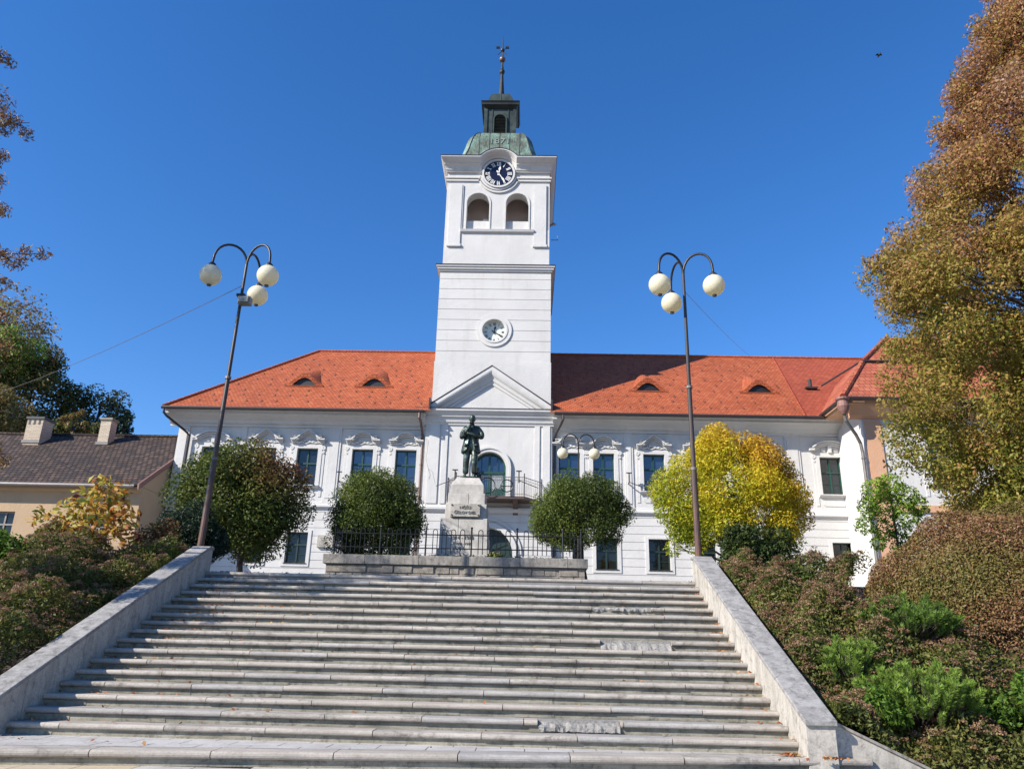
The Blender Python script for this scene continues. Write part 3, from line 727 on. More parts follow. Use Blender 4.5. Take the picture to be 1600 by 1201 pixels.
# balcony door
dr = MB(); y0, y1 = 36.28, 36.36
dr.ring(-1.9, 9.78, .70, .80, y0, y1, 0, pi, 24); dr.box(-2.7, -2.6, y0, y1, 8.22, 9.78); dr.box(-1.2, -1.1, y0, y1, 8.22, 9.78)
dr.box(-2.6, -1.2, y0-.03, y1, 9.56, 9.68); dr.box(-1.95, -1.85, y0-.02, y1, 8.22, 10.5)
for x in (-2.28, -1.52): dr.box(x-.02, x+.02, y0, y1, 9.68, 10.35)
dr.box(-2.6, -1.95, y0+.01, y1, 8.22, 8.85); dr.box(-1.85, -1.2, y0+.01, y1, 8.22, 8.85)
for x in (-2.6, -2.0, -1.85, -1.25): dr.box(x, x+.05, y0, y1, 8.85, 9.56)
do = dr.build('balcony_door', 'green', hall)
gp = MB(); gp.box(-2.68, -1.12, 36.34, 36.38, 8.3, 10.45); gp.build('pane', 'glassblue', do)
cu = MB()
for i in range(16): cu.tube([(-1.8+i*.036, 36.32, 8.85), (-1.8+i*.036+.005, 36.32, 9.56)], .012, 6)
cu.build('curtain', 'curtain', do)
ds = MB(); ds.ring(-1.9, 9.78, .8, .95, TY-.07, TY+.02, 0, pi, 28); ds.ring(-1.9, 9.78, .95, 1.05, TY-.12, TY+.02, 0, pi, 28)
for s in (-1, 1): ds.box(-1.9+s*.8, -1.9+s*.95, TY-.07, TY+.02, 8.22, 9.78); ds.box(-1.9+s*.95, -1.9+s*1.05, TY-.12, TY+.02, 8.22, 9.78)
ds.build('surround', 'trimwhite', do)
# gateway
gt = MB(); gt.ring(-1.9, 5.75, 1.08, 1.2, 36.3, 36.42, 0, pi, 28); gt.box(-3.1, -.7, 36.34, 36.4, 2.4, 5.75); nA = 24
for i in range(nA):
    a, b_ = pi*i/nA, pi*(i+1)/nA; gt.extr([(-1.9, 5.75), (-1.9+1.1*cos(a), 5.75+1.1*sin(a)), (-1.9+1.1*cos(b_), 5.75+1.1*sin(b_))], 36.36, 36.4)
for a in (.5, 1.05, pi/2, 2.1, 2.64): gt.extr([(-1.9+.1*cos(a+1.57), 5.75+.1*sin(a+1.57)), (-1.9+1.1*cos(a)+.03*cos(a+1.57), 5.75+1.1*sin(a)+.03*sin(a+1.57)), (-1.9+1.1*cos(a)-.03*cos(a+1.57), 5.75+1.1*sin(a)-.03*sin(a+1.57))], 36.33, 36.36)
gt.box(-3.05, -.75, 36.3, 36.34, 5.65, 5.8)
go = gt.build('gate', 'darkgreen', hall)
gs = MB(); gs.ring(-1.9, 5.75, 1.2, 1.42, TY-.14, TY+.02, 0, pi, 30); gs.ring(-1.9, 5.75, 1.55, 1.62, TY-.1, TY+.02, 0, pi, 30)
for s in (-1, 1): gs.box(-1.9+s*1.2, -1.9+s*1.42, TY-.14, TY+.02, 2.4, 5.75)
gs.build('surround', 'trimwhite', go)
# balcony
bm = MB(); plan = [(-3.85, 35.98), (-3.35, 34.85), (-.2, 34.85), (.6, 35.98)]
bm.add([(x, y, 8.12) for x, y in plan]+[(x, y, 8.24) for x, y in plan], [(3, 2, 1, 0), (4, 5, 6, 7), (0, 1, 5, 4), (1, 2, 6, 5), (2, 3, 7, 6), (3, 0, 4, 7)])
for x in (-3.2, -.6): bm.extx([(36, 7.5), (36, 8.12), (35.0, 8.12), (35.2, 7.95), (35.8, 7.85)], x-.12, x+.12)
ba = bm.build('balcony', 'pipe', hall)
rl = MB()
def railrun(a, b, n):
    a = Vector((*a, 0)); b = Vector((*b, 0))
    for z, r_ in ((9.12, .017), (8.34, .012), (8.98, .009)): rl.tube([(a.x, a.y, z), (b.x, b.y, z)], r_, 6)
    for i in range(n+1):
        p = a.lerp(b, i/n)
        pts = [(p.x, p.y-(.14*sin(pi*s)**2 if s < .6 else .14*sin(pi*.6)**2*(1-s)/.4), 8.24+.88*s) for s in [k/8 for k in range(9)]]
        rl.tube(pts, .0075, 5)
    for p in (a, b): rl.tube([(p.x, p.y, 8.2), (p.x, p.y, 9.3)], .03, 6)
railrun(plan[0], plan[1], 9); railrun(plan[1], plan[2], 30); railrun(plan[2], plan[3], 9)
rl.build('railing', 'greypipe', ba)
rg = MB()
for x, r_ in ((-1.0, .28), (-1.9, .36), (-2.8, .28)):
    n = 24; rg.tube([(x+r_*cos(2*pi*k/n), 34.7, 8.68+r_*sin(2*pi*k/n)) for k in range(n+1)], .026, 6)
rg.tube([(-1.28+.0, 34.7, 8.66), (-.72, 34.7, 8.66)], .02, 6); rg.tube([(-1.54, 34.7, 8.6), (-1.4, 34.7, 8.5), (-1.28, 34.7, 8.62)], .02, 6); rg.tube([(-2.52, 34.7, 8.62), (-2.4, 34.7, 8.5), (-2.26, 34.7, 8.6)], .02, 6)
rg.build('railing_ring', 'fence', ba)
# flag holders
def flagholder(x, y, z, s):
    f = MB(); f.tube([(x, y-.05, z), (x, y-.45, z)], .03, 6); f.tube([(x, y-.45, z-.05), (x, y-.45, z+.42)], .035, 6); f.box(x-.13, x+.13, y-.5, y-.4, z+.42, z+.46); f.tube([(x, y-.4, z+.02), (x+s*.9, y-.05, z-.25)], .018, 6)
    f.build('flag_holder', 'gutter', hall)
flagholder(-9.05, 36.3, 9.0, 1); flagholder(4.75, 36.3, 9.2, 1); flagholder(-.45, 35.0, 8.9, 1); flagholder(-3.4, 35.2, 8.95, -1)
pq = MB(); pq.box(-9.85, -9.1, 36.14, 36.27, 5.92, 6.5); wp = pq.build('wall_plaque', 'wallstone', hall, bevel=.02)
wt = MB()
for k in range(5): wt.box(-9.72+(k % 2)*.05, -9.25-(k % 3)*.04, 36.135, 36.14, 6.34-k*.085, 6.365-k*.085)
wt.build('lettering', 'capstone', wp)
wb = MB(); wb.box(-.45, .6, 36.14, 36.27, 5.25, 6.15); wb.build('notice_board', 'riser', hall)
# ---------------- bell-shaped copper roof, lantern and spire
KX, KY = -1.97, 38.9
kprof = [(2.9, 27.06), (2.65, 27.25), (2.45, 27.5), (2.27, 27.85), (2.13, 28.25), (2.02, 28.65), (1.93, 29.05), (1.84, 29.4), (1.72, 29.7), (1.55, 29.95), (1.32, 30.14), (.95, 30.26)]
k = MB()
def octloop(w, z):
    c_ = .16*w; return [(KX-w+c_, KY-w, z), (KX+w-c_, KY-w, z), (KX+w, KY-w+c_, z), (KX+w, KY+w-c_, z), (KX+w-c_, KY+w, z), (KX-w+c_, KY+w, z), (KX-w, KY+w-c_, z), (KX-w, KY-w+c_, z)]
for w_, z_ in kprof: k.v += octloop(w_, z_)
for j in range(len(kprof)-1):
    for i in range(8): k.f.append((j*8+i, j*8+(i+1) % 8, (j+1)*8+(i+1) % 8, (j+1)*8+i)); k.m.append(0)
k.f.append(tuple((len(kprof)-1)*8+i for i in range(8))); k.m.append(0)
M['yearcopper'] = plain('rubbed copper', (.22, .27, .22), .5, .3, .3, 3)
cup = k.build('bell_roof', 'copper', tower) if False else k.build('bell_roof', 'copper', hall)
sm = MB()
def onface(x, side):
    pts = []
    for w0, z0 in kprof:
        if abs(x) <= w0: pts.append({'f': (KX+x, KY-w0-.01, z0), 'l': (KX-w0-.01, KY+x, z0), 'r': (KX+w0+.01, KY+x, z0)}[side])
    return pts
for x in (-1.15, -.58, 0, .58, 1.15):
    for sd_ in 'flr': sm.tube(onface(x, sd_), .018, 5)
for sx in (-1, 1): sm.tube([(KX+sx*w0*.84, KY-w0, z0) for w0, z0 in kprof], .03, 6)
sm.build('seam', 'seam', cup)
yr = textmesh('year_number', '1871', .62, 'yearcopper', cup, (KX+.02, KY-1.94, 29.1), (radians(77), 0, 0), .012)
ln = MB(); LX = -2.03
ln.box(LX-.86, LX+.86, KY-.86, KY+.86, 30.2, 32.3)
for s in (-1, 1): ln.box(LX+s*.86-.1, LX+s*.86+.1, KY-.92, KY-.80, 30.25, 32.3); ln.box(LX+s*.48-.03, LX+s*.48+.03, KY-.9, KY-.84, 30.3, 32.2)
ln.box(LX-.95, LX+.95, KY-.95, KY+.95, 30.2, 30.36)
lan = ln.build('lantern', 'greycopper', hall)
lc = MB(); lc.frustum(LX, KY, .9, .9, 32.2, 1.05, 1.05, 32.36); lc.box(LX-1.1, LX+1.1, KY-1.1, KY+1.1, 32.36, 32.5); lc.frustum(LX, KY, 1.1, 1.1, 32.5, 1.16, 1.16, 32.6)
lc.build('lantern_cornice', 'darkcopper', lan)
lv = MB()
for sx in (0,):
    for i in range(12):
        z = 30.5+i*.105; hw = .34 if z < 31.4 else .34*sqrt(max(0.05, 1-((z-31.4)/.36)**2))
        lv.extx([(KY-.95, z), (KY-.88, z+.09), (KY-.87, z+.09), (KY-.94, z)], LX-hw, LX+hw)
lv.build('louvre', 'darkcopper', lan)
lr = MB(); lr.ring(LX, 31.4, .34, .42, KY-.97, KY-.85, 0, pi, 18); lr.box(LX-.42, LX-.34, KY-.97, KY-.85, 30.4, 31.4); lr.box(LX+.34, LX+.42, KY-.97, KY-.85, 30.4, 31.4); lr.build('louvre_frame', 'greycopper', lan)
lt = MB()
lp = [(1.1, 32.6), (.88, 32.72), (.75, 32.95), (.68, 33.25), (.58, 33.5), (.46, 33.66), (.15, 33.78)]
for (w0, z0), (w1, z1) in zip(lp, lp[1:]): lt.frustum(LX, KY, w0, w0, z0, w1, w1, z1)
lt.tube([(LX, KY-w0-.01, z0) for w0, z0 in lp], .02, 5)
lt.build('lantern_roof', 'greycopper', lan)
sp = MB(); sp.lathe([(.2, 33.7), (.16, 34.2), (.11, 35.0), (.085, 35.5), (.16, 35.62), (.17, 35.75), (.1, 35.9), (.06, 36.2), (.05, 36.7), (.035, 37.1), (.03, 37.8), (.012, 38.5)], (LX-.02, KY, 0), 12)
spi = sp.build('spire', 'darkcopper', hall)
sb = MB(); sb.sphere((LX-.03, KY, 36.66), .2, 14); sb.build('ball', 'pipe', spi)
hm = MB()
for s in (-1, 1):
    hm.tube([(LX-.03-s*.28, KY, 37.05), (LX-.03+s*.26, KY, 37.62)], .022, 6); hm.box(LX-.03+s*.18, LX-.03+s*.4, KY-.05, KY+.05, 37.56, 37.68)
hm.sphere((LX-.03, KY, 37.4), .13, 10)
hm.build('crossed_hammers', 'darkcopper', spi)

# ---------------------------------------------------------------- wing building on the right
rb = thing('corner_building', (22, 33.5, PZ0), 'white building with apricot corner strips and a pantiled hipped roof, right of the long hall', 'building')
w = MB(); cells(w, 14.95, 30, PZ0-.6, 12.5, [(x-.5, x+.5, UZ0, UZ1) for x in (18.2, 21.4, 24.6)]+[(x-.5, x+.5, LZ0, LZ1) for x in (18.2, 21.4, 24.6)], 33.5, 33.9)
w.box(14.95, 15.35, 33.9, 36.3, PZ0-.6, 12.5); w.box(15.36, 30, 33.95, 47, PZ0-.6, 12.3)
w.build('wall', 'white', rb)
q = MB(); q.box(15.05, 15.75, 33.44, 33.5, PZ0-.6, 11.7); q.box(15.0, 30, 33.42, 33.5, 7.6, 7.9); q.build('corner_strip', 'orange', rb)
q = MB(); q.extx([(33.5, 11.75), (33.3, 11.9), (33.0, 12.3), (32.9, 12.55), (33.5, 12.55)], 14.4, 30); q.box(14.1, 14.95, 32.9, 36, 12.3, 12.55); q.build('eaves_cornice', 'orange', rb)
q = MB(); e = [(13.95, 32.75), (31, 32.75), (31, 48), (13.95, 48)]; mid = [(16.1, 35.1), (29, 35.1), (29, 46), (16.1, 46)]; tp = [(19.0, 38.2), (26, 38.2), (26, 43), (19, 43)]
V = [(x, y, 12.6) for x, y in e]+[(x, y, 15.15) for x, y in mid]+[(x, y, 17.8) for x, y in tp]
q.add(V, [(0, 1, 5, 4), (1, 2, 6, 5), (2, 3, 7, 6), (3, 0, 4, 7), (4, 5, 9, 8), (5, 6, 10, 9), (6, 7, 11, 10), (7, 4, 8, 11), (8, 9, 10, 11), (3, 2, 1, 0)])
ridge(q, (13.95, 32.75, 12.6), (16.1, 35.1, 15.15), .14); ridge(q, (16.1, 35.1, 15.2), (19, 38.2, 17.8), .12)
q.build('roof', 'pantile', rb, uv=True)
q = MB(); q.tube([(16.0, 35.0, 15.17), (29, 35.0, 15.17)], .06, 6); q.tube([(14.0, 32.7, 12.5), (31, 32.7, 12.5)], .09, 8); q.tube([(13.9, 32.8, 12.5), (13.9, 36, 12.5)], .08, 8); q.tube([(14.1, 35.4, 14.0), (16.0, 35.1, 15.17)], .05, 6); q.build('gutter', 'gutter', rb)
q = MB(); q.lathe([(.1, 11.75), (.2, 11.9), (.27, 12.1), (.22, 12.35), (.3, 12.42), (.3, 12.5), (.1, 12.55)], (13.9, 32.75, 0), 14); q.build('rainwater_hopper', 'verge', rb)
wp_ = win('window', 1.0, UZ1-UZ0, 'round', 'wood', 'glass'); first = True
for x in (18.2, 21.4, 24.6):
    loc = Vector((x, 33.5, UZ0))-Vector(rb.location)
    if first: wp_.parent = rb; wp_.location = loc; first = False
    else: copy_tree(wp_, loc)
q = MB()
for x in (18.2, 21.4, 24.6): q.box(x-.6, x+.6, 33.92, 33.94, LZ0-.1, LZ1+.1)
q.build('lower_window_back', 'glassdark', rb)

# ---------------------------------------------------------------- brown-roofed house on the left
bh = thing('low_house', (-25, 33.9, PZ0), 'low apricot house with weathered brown tile roof and two brick chimneys', 'house')
GX = -17.42; e0, e1, r0, r1 = 33.6, 8.15, 39.4, 11.95; sl2 = (r1-e1)/(r0-e0)
w = MB(); cells(w, -46, GX-.302, 1.6, 8.2, [(-24.4, -22.95, 5.3, 6.95), (-19.9, -18.7, 5.3, 6.9)], 33.95, 34.35)
w.add([(GX, 33.95, 1.6), (GX, 45.2, 1.6), (GX, 45.2, 8.2), (GX, r0, r1-.15), (GX, 33.95, 8.2), (GX-.3, 33.95, 1.6), (GX-.3, 45.2, 1.6), (GX-.3, 45.2, 8.2), (GX-.3, r0, r1-.15), (GX-.3, 33.95, 8.2)],
      [(0, 1, 2, 3, 4), (9, 8, 7, 6, 5), (0, 4, 9, 5), (4, 3, 8, 9), (3, 2, 7, 8)])
w.extx([(33.94, 7.85), (33.75, 7.95), (33.7, 8.12), (33.94, 8.12)], -46, GX-.002); w.box(-46, GX-.3, 34.36, 34.4, 4.8, 7.4)
w.build('wall', 'pink', bh)
q = MB(); q.add([(-46, e0-.1, e1), (GX+.02, e0-.1, e1), (GX+.02, r0, r1), (-46, r0, r1), (-46, 45.5, e1), (GX+.02, 45.5, e1)], [(0, 1, 2, 3), (3, 2, 5, 4), (0, 4, 5, 1)])
ridge(q, (-46, r0, r1), (GX, r0, r1), .12); br_ = q.build('roof', 'browntile', bh, uv=True)
q = MB(); q.add([(GX+.02, e0-.15, e1-.22), (GX+.1, e0-.15, e1-.22), (GX+.1, r0, r1-.2), (GX+.02, r0, r1-.2), (GX+.02, e0-.15, e1+.06), (GX+.1, e0-.15, e1+.06), (GX+.1, r0, r1+.06), (GX+.02, r0, r1+.06)], [(0, 3, 2, 1), (4, 5, 6, 7), (0, 1, 5, 4), (1, 2, 6, 5), (2, 3, 7, 6), (3, 0, 4, 7)]); q.build('verge_board', 'verge', bh)
q = MB(); q.tube([(-46, e0-.16, e1-.06), (GX-.1, e0-.16, e1-.06)], .09, 8); q.build('gutter', 'greypipe', bh)
def chimney(x, w_, d_, zt, slots):
    yb = 38.45; q = MB(); q.box(x-w_, x+w_, yb-d_, yb+d_, 11.0, zt-.12); o = q.build('chimney', 'palebrick', br_, uv=True)
for x, w_, d_, zt, sl_ in ((-25.75, .42, .45, 12.55, 3), (-22.1, .27, .3, 12.6, 0)):
    chimney(x, w_, d_, zt, sl_)
    q = MB(); q.box(x-w_-.06, x+w_+.06, 38.45-d_-.06, 38.45+d_+.06, zt-.12, zt)
    for s in range(sl_): q.box(x-w_+.08+s*.26, x-w_+.2+s*.26, 38.45-d_-.006, 38.45-d_, zt-.42, zt-.16)
    q.build('chimney_cap', 'riser' if not sl_ else 'black', br_)
    q = MB(); q.box(x-w_-.05, x+w_+.05, 38.45-d_-.05, 38.45-d_, 11.15, 11.3); q.build('chimney_flashing', 'greypipe', br_)
ww = MB(); x0, x1, z0, z1 = -24.4, -22.95, 5.3, 6.95
def simplewin(x0, x1, z0, z1):
    f = MB(); f.box(x0, x1, 34.1, 34.18, z1-.07, z1); f.box(x0, x1, 34.1, 34.18, z0, z0+.07); f.box(x0, x0+.07, 34.1, 34.18, z0+.07, z1-.07); f.box(x1-.07, x1, 34.1, 34.18, z0+.07, z1-.07)
    n = 2
    for i in range(1, n+1): xx = x0+(x1-x0)*i/(n+1); f.box(xx-.035, xx+.035, 34.1, 34.178, z0+.07, z1-.07)
    f.box(x0+.07, x1-.07, 34.09, 34.177, z1-.6, z1-.53)
    o = f.build('window', 'wood', bh); p = MB(); p.box(x0+.02, x1-.02, 34.15, 34.2, z0+.02, z1-.02); p.build('pane', 'glassdark', o)
    s_ = MB(); s_.box(x0-.08, x1+.08, 33.83, 34.1, z0-.08, z0-.002); s_.build('sill', 'greypipe', o)
simplewin(-24.4, -22.95, 5.3, 6.95); simplewin(-19.9, -18.7, 5.3, 6.9)
# ---------------------------------------------------------------- ground, plaza, banks
def grid(name, x0, x1, y0, y1, nx, ny, fz, mat):
    mb = MB(); V = []
    for j in range(ny+1):
        for i in range(nx+1):
            x = x0+(x1-x0)*i/nx; y = y0+(y1-y0)*j/ny; V.append((x, y, fz(x, y)))
    mb.add(V, [(j*(nx+1)+i, j*(nx+1)+i+1, (j+1)*(nx+1)+i+1, (j+1)*(nx+1)+i) for j in range(ny) for i in range(nx)])
    return mb.build(name, mat, smooth=True)
g = MB(); g.add([(-900, -900, 0), (900, -900, 0), (900, 900, 0), (-900, 900, 0)], [(0, 1, 2, 3)]); struct(g.build('ground', 'ground'))
g = MB(); g.box(-60, 60, 16.62, 60, -.5, PZ0); g.box(-7.05, 3.82, 16.3, 16.62, -.5, PZ0); struct(g.build('plaza', 'plaza'))
def bankz(x, y):
    if x > 0 and y < 12.4:
        k = min(1, max(0, (12.4-y)/1.7)); return bankz0(x, y)*(1-k)+min(bankz0(x, y), max(-.25, .60-.45*(x-3.95)))*k
    return bankz0(x, y)
def bankz0(x, y):
    t = min(1, max(0, (y-9.2)/(16.4-9.2))); t = t*.75+.25*t*t*(3-2*t)
    return .06+t*2.86+.05*sin(x*1.7+y)*cos(y*1.3)*(1 if .05 < t < .95 else 0)
struct(grid('planted_bank', -40, -7.03, 6, 16.6, 60, 24, bankz, 'soil'))
struct(grid('planted_bank', 3.80, 40, 10.63, 16.6, 60, 20, bankz, 'soil'))
def hillz(x, y):
    return -1+17*math.exp(-((x+62)/38)**2-((y-92)/34)**2)+7*math.exp(-((x+20)/50)**2-((y-120)/30)**2)
struct(grid('hill', -160, 60, 49, 170, 50, 40, lambda x, y: hillz(x, y)+2.5, 'grass'))
# lower paving in front of the landing
pv = MB()
pv.box(-12, 9, 2, 9.28, 0, .17, 0)
for i in range(-14, 10):
    for j in range(14):
        x = i*.62+.01; y = 1.5+j*.62
        sandy = x < -4.6 and y > 7.4
        pv.box(x, x+.61, y, y+.61, .17, .195+random.uniform(-.0015, .0015), 1 if sandy else 0) if y+.61 < 9.3+.11*(x+5.9) else pv.add([(x, y, .196), (x+.61, y, .196), (x+.61, 9.4+.111*(x+6.5), .196), (x, 9.4+.111*(x+5.9), .196)], [(0, 1, 2, 3)], 1 if sandy else 0) if y < 9.4+.11*(x+5.9) else None
struct(pv.build('pavement', ['paving', 'sand']))
# ---------------------------------------------------------------- the great staircase
M['step2'] = stone('greyer worn nosing', (.40, .375, .345), (.25, .235, .215), (.16, .15, .14), (.6, 3, 3), .7)
M['step3'] = stone('pinkish worn nosing', (.44, .395, .34), (.29, .26, .22), (.24, .2, .17), (.5, 3, 3), .6)
st = thing('stone_staircase', (-1.65, 10.3, .17), 'wide flight of worn grey stone steps climbing to the plaza between two sloping walls', 'staircase')
SX0, SX1, HH, TR = -6.70, 3.45, .152, .35
SR = random.Random(3)
def nosing(mb, x0, x1, y, z, m, d=.36, th=.074, jz=0, jy=0):
    a = []
    for k in range(7):
        t = pi/2-pi*k/6; a.append((y+jy+.034-.034*cos(t), z+jz-th/2+th/2*sin(t)))
    prof = a[::-1]
    prof = [(yy, zz) for yy, zz in prof]+[(y+d, z+jz), (y+d, z+jz-th)]
    mb.extx(prof[::-1], x0, x1, m)
gone = {12: (1.21, 2.32), 8: (1.23, 2.41), 1: (.17, 1.26)}
for n in range(17):
    z = .515+HH*n; y = 10.67+TR*n; mb = MB()
    x = SX0; off = SR.uniform(.5, 1.35)
    joints = []
    while True:
        xe = min(x+off, SX1); joints.append((x, xe)); x = xe; off = SR.uniform(1.2, 1.5)
        if x >= SX1-.35:
            joints[-1] = (joints[-1][0], SX1); break
    for (a, b) in joints:
        m = SR.choice([0, 0, 1, 2])
        segs = [(a, b)]
        if n in gone:
            ga, gb = gone[n]; segs = [(p, q) for p, q in ((a, min(b, ga)), (max(a, gb), b)) if q-p > .03]
        for p, q in segs: nosing(mb, p+.005, q-.005, y, z, m, jz=SR.uniform(-.004, .004), jy=SR.uniform(-.006, .006))
    mb.box(SX0, SX1, y+.056, y+.4, z-HH-.02, z-.076, 3)
    for (a, b) in [(SX0+k*1.3+SR.uniform(0, .5), SX0+k*1.3+.6) for k in range(8)]:
        if b > a+.2: mb.box(a, min(b, SX1), y+.05, y+.06, z-HH+.0, z-.08, 3)
    o = mb.build('step', ['step', 'step2', 'step3', 'riser'], st)
    if n in gone:
        ga, gb = gone[n]; rb_ = MB(); nx = 30
        V = []; prof = [(.12, .0), (.05, -.012), (.022, -.03), (.03, -.055), (.045, -.075)] if n != 1 else [(.2, -.01), (.1, -.03), (.05, -.05), (.03, -.08), (.02, -.13)]
        if n == 8: prof = [(.25, .0), (.16, -.02), (.1, -.05), (.04, -.075), (-.01, -.15)]
        wy = [SR.uniform(-.035, .03) for _ in range(nx+2)]; wz = [SR.uniform(-.02, .01) for _ in range(nx+2)]
        for i in range(nx+1):
            wv, wu = (wy[i]+wy[i+1])/2, (wz[i]+wz[i+1])/2
            for (dy, dz) in prof:
                V.append((ga+.008+(gb-ga-.016)*i/nx, y+dy+wv+SR.uniform(-.01, .01), z+dz+wu+SR.uniform(-.007, .004)))
        k = len(prof); rb_.add(V, [(i*k+j, i*k+j+1, (i+1)*k+j+1, (i+1)*k+j) for i in range(nx) for j in range(k-1)])
        rb_.box(ga, gb, y+.13, y+.36, z-.08, z-.002)
        q = rb_.build('broken_edge', 'rough', o); q['label'] = 'jagged gap where the rounded stone edge has broken away'
# landing
ld = MB(); fy = lambda x: 9.30+.111*(x+5.9)
ld.add([(-9, fy(-9)+.06, .16), (4.15, fy(4.15)+.06, .16), (4.15, 10.9, .16), (-9, 10.9, .16), (-9, fy(-9)+.06, .285), (4.15, fy(4.15)+.06, .285), (4.15, 10.9, .33), (-9, 10.9, .33)], [(0, 3, 2, 1), (4, 5, 6, 7), (0, 1, 5, 4), (1, 2, 6, 5), (2, 3, 7, 6), (3, 0, 4, 7)], 1)
x = -9; i = 0
while x < 4.2:
    xe = min(x+1.32+.05*(i % 3), 4.25)
    if 4.25-xe < .4: xe = 4.25
    k = len(ld.v); nosing(ld, x+.006, xe-.006, 0, .363, SR.choice([0, 2, 3]), d=.34, th=.085)
    for q in range(k, len(ld.v)): vx, vy, vz = ld.v[q]; ld.v[q] = (vx, vy+fy(vx), vz)
    x = xe; i += 1
yy = 9.4
r_ = 0
while yy < 11.0:
    xx = -9+(.3 if r_ % 2 else 0)
    while xx < 4.4:
        x0, x1, y0, y1 = xx+.005, min(xx+.595, 4.2), yy, yy+.385
        ya, yb = max(y0, fy(x0)+.35), max(y0, fy(x1)+.35)
        if y1 > max(ya, yb)+.02 and x1 > x0: ld.add([(x0, ya, .364+SR.uniform(-.002, .001)), (x1, yb, .364), (x1, y1, .364), (x0, y1, .364)], [(0, 1, 2, 3)], 4)
        elif y1 > min(ya, yb)+.02 and x1 > x0: ld.add([(x0, min(ya, y1), .364), (x1, min(yb, y1), .364), (x1, y1, .364), (x0, y1, .364)], [(0, 1, 2, 3)], 4)
        xx += .6
    yy += .39; r_ += 1
ld.build('landing', ['step', 'riser', 'step3', 'step2', 'paving'], st)
# sloping parapet walls either side
def parapet(x0, x1, label, inner):
    p = thing('parapet_wall', ((x0+x1)/2, 10.35, .363), label, 'parapet')
    cz = lambda y: .81+.4455*(y-10.35)
    b_ = MB(); ys = [10.35+i*.62 for i in range(10)]+[16.5]
    for a, c_ in zip(ys, ys[1:]):
        if c_-a < .05: continue
        b_.add([(x0, a+.004, 0), (x1, a+.004, 0), (x1, c_-.004, 0), (x0, c_-.004, 0), (x0, a+.004, cz(a)-.065), (x1, a+.004, cz(a)-.065), (x1, c_-.004, cz(c_)-.065), (x0, c_-.004, cz(c_)-.065)],
               [(0, 3, 2, 1), (4, 5, 6, 7), (0, 1, 5, 4), (1, 2, 6, 5), (2, 3, 7, 6), (3, 0, 4, 7)])
    b_.box(x0+.01, x1-.01, 10.4, 16.48, 0, .6)
    b_.build('wall_body', 'wallstone', p, bevel=.004)
    ys = [10.31, 11.5, 12.75, 14.0, 15.2, 16.32]
    for a, c_ in zip(ys, ys[1:]):
        q = MB(); e = .02; q.add([(x0-e, a+.003, cz(a)-.063), (x1+e, a+.003, cz(a)-.063), (x1+e, c_-.003, cz(c_)-.063), (x0-e, c_-.003, cz(c_)-.063), (x0-e, a+.003, cz(a)), (x1+e, a+.003, cz(a)), (x1+e, c_-.003, cz(c_)), (x0-e, c_-.003, cz(c_))],
               [(0, 3, 2, 1), (4, 5, 6, 7), (0, 1, 5, 4), (1, 2, 6, 5), (2, 3, 7, 6), (3, 0, 4, 7)]); q.build('coping_slab', 'coping', p, bevel=.012)
    q = MB(); q.box(x0-.02, x1+.02, 16.323, 16.53, cz(16.32)-.063, cz(16.32)); q.build('coping_slab', 'coping', p, bevel=.01)
parapet(3.45, 3.81, 'sloping white stone wall with mottled coping, sunlit, right of the steps', -1)
parapet(-7.04, -6.70, 'sloping stone wall with mottled coping, its face in shade, left of the steps', 1)
lw = thing('low_wing_wall', (3.95, 10.5, .17), 'low pale wall with thin coping running down from the foot of the right-hand parapet', 'wall')
q = MB(); tz = lambda x: .70-.45*(x-3.95)
q.extr([(3.82, -.2), (6.2, -.2), (6.2, tz(6.2)), (3.82, tz(3.82))], 10.5, 10.62); q.build('wall_body', 'wallstone', lw)
q = MB(); q.extr([(3.82, tz(3.82)), (6.2, tz(6.2)), (6.2, tz(6.2)+.035), (3.82, tz(3.82)+.035)], 10.47, 10.66); q.build('coping_slab', 'capstone', lw)
# ---------------------------------------------------------------- raised bed with railings
tw = thing('terrace_wall', (-1.9, 20.5, PZ0), 'rough stone wall of the raised bed with a thick weathered capping, at the top of the steps', 'wall')
q = MB(); WX0, WX1 = -5.3, 1.5
q.box(WX0, WX1, 20.55, 20.9, PZ0, 3.6); q.box(WX0, WX0+.35, 20.9, 25, PZ0, 3.6); q.box(WX1-.35, WX1, 20.9, 25, PZ0, 3.6); q.box(WX0, WX1, 24.7, 25, PZ0, 3.6)
rng = random.Random(2)
x = WX0
while x < WX1-.1:                                        # irregular facing stones
    for z0, z1 in ((PZ0, 3.16), (3.16, 3.38), (3.38, 3.58)):
        w_ = rng.uniform(.25, .5); q.box(x+rng.uniform(0, .05), min(x+w_, WX1), 20.55-rng.uniform(.01, .05), 20.56, z0+.012, z1-.012)
    x += .36
q.build('stonework', 'rubble', tw, bevel=.015)
x = WX0-.08; widths = [1.12, 1.42, 1.3, 1.35, 1.25, .56]
for w_ in widths:
    xe = min(x+w_, WX1+.08); q = MB(); q.box(x+.004, xe-.004, 20.46, 20.95, 3.6, 3.84); q.build('cap_block', 'capstone', tw, bevel=.012); x = xe
q = MB(); q.box(WX0-.08, WX0+.38, 20.955, 25, 3.6, 3.84); q.build('cap_block', 'capstone', tw, bevel=.012); q = MB(); q.box(WX1-.38, WX1+.08, 20.955, 25, 3.6, 3.84); q.build('cap_block', 'capstone', tw, bevel=.012)
q = MB(); q.box(WX0+.34, WX1-.34, 20.9, 24.7, PZ0, 3.78); q.build('bed_soil', 'soil', tw)
fn = thing('iron_railing', (-1.9, 20.7, 3.84), 'black iron railing with looped tops standing on the capped wall round the statue', 'railing')
FXa, FXb, FYa, FYb = -5.15, 1.42, 20.68, 24.6
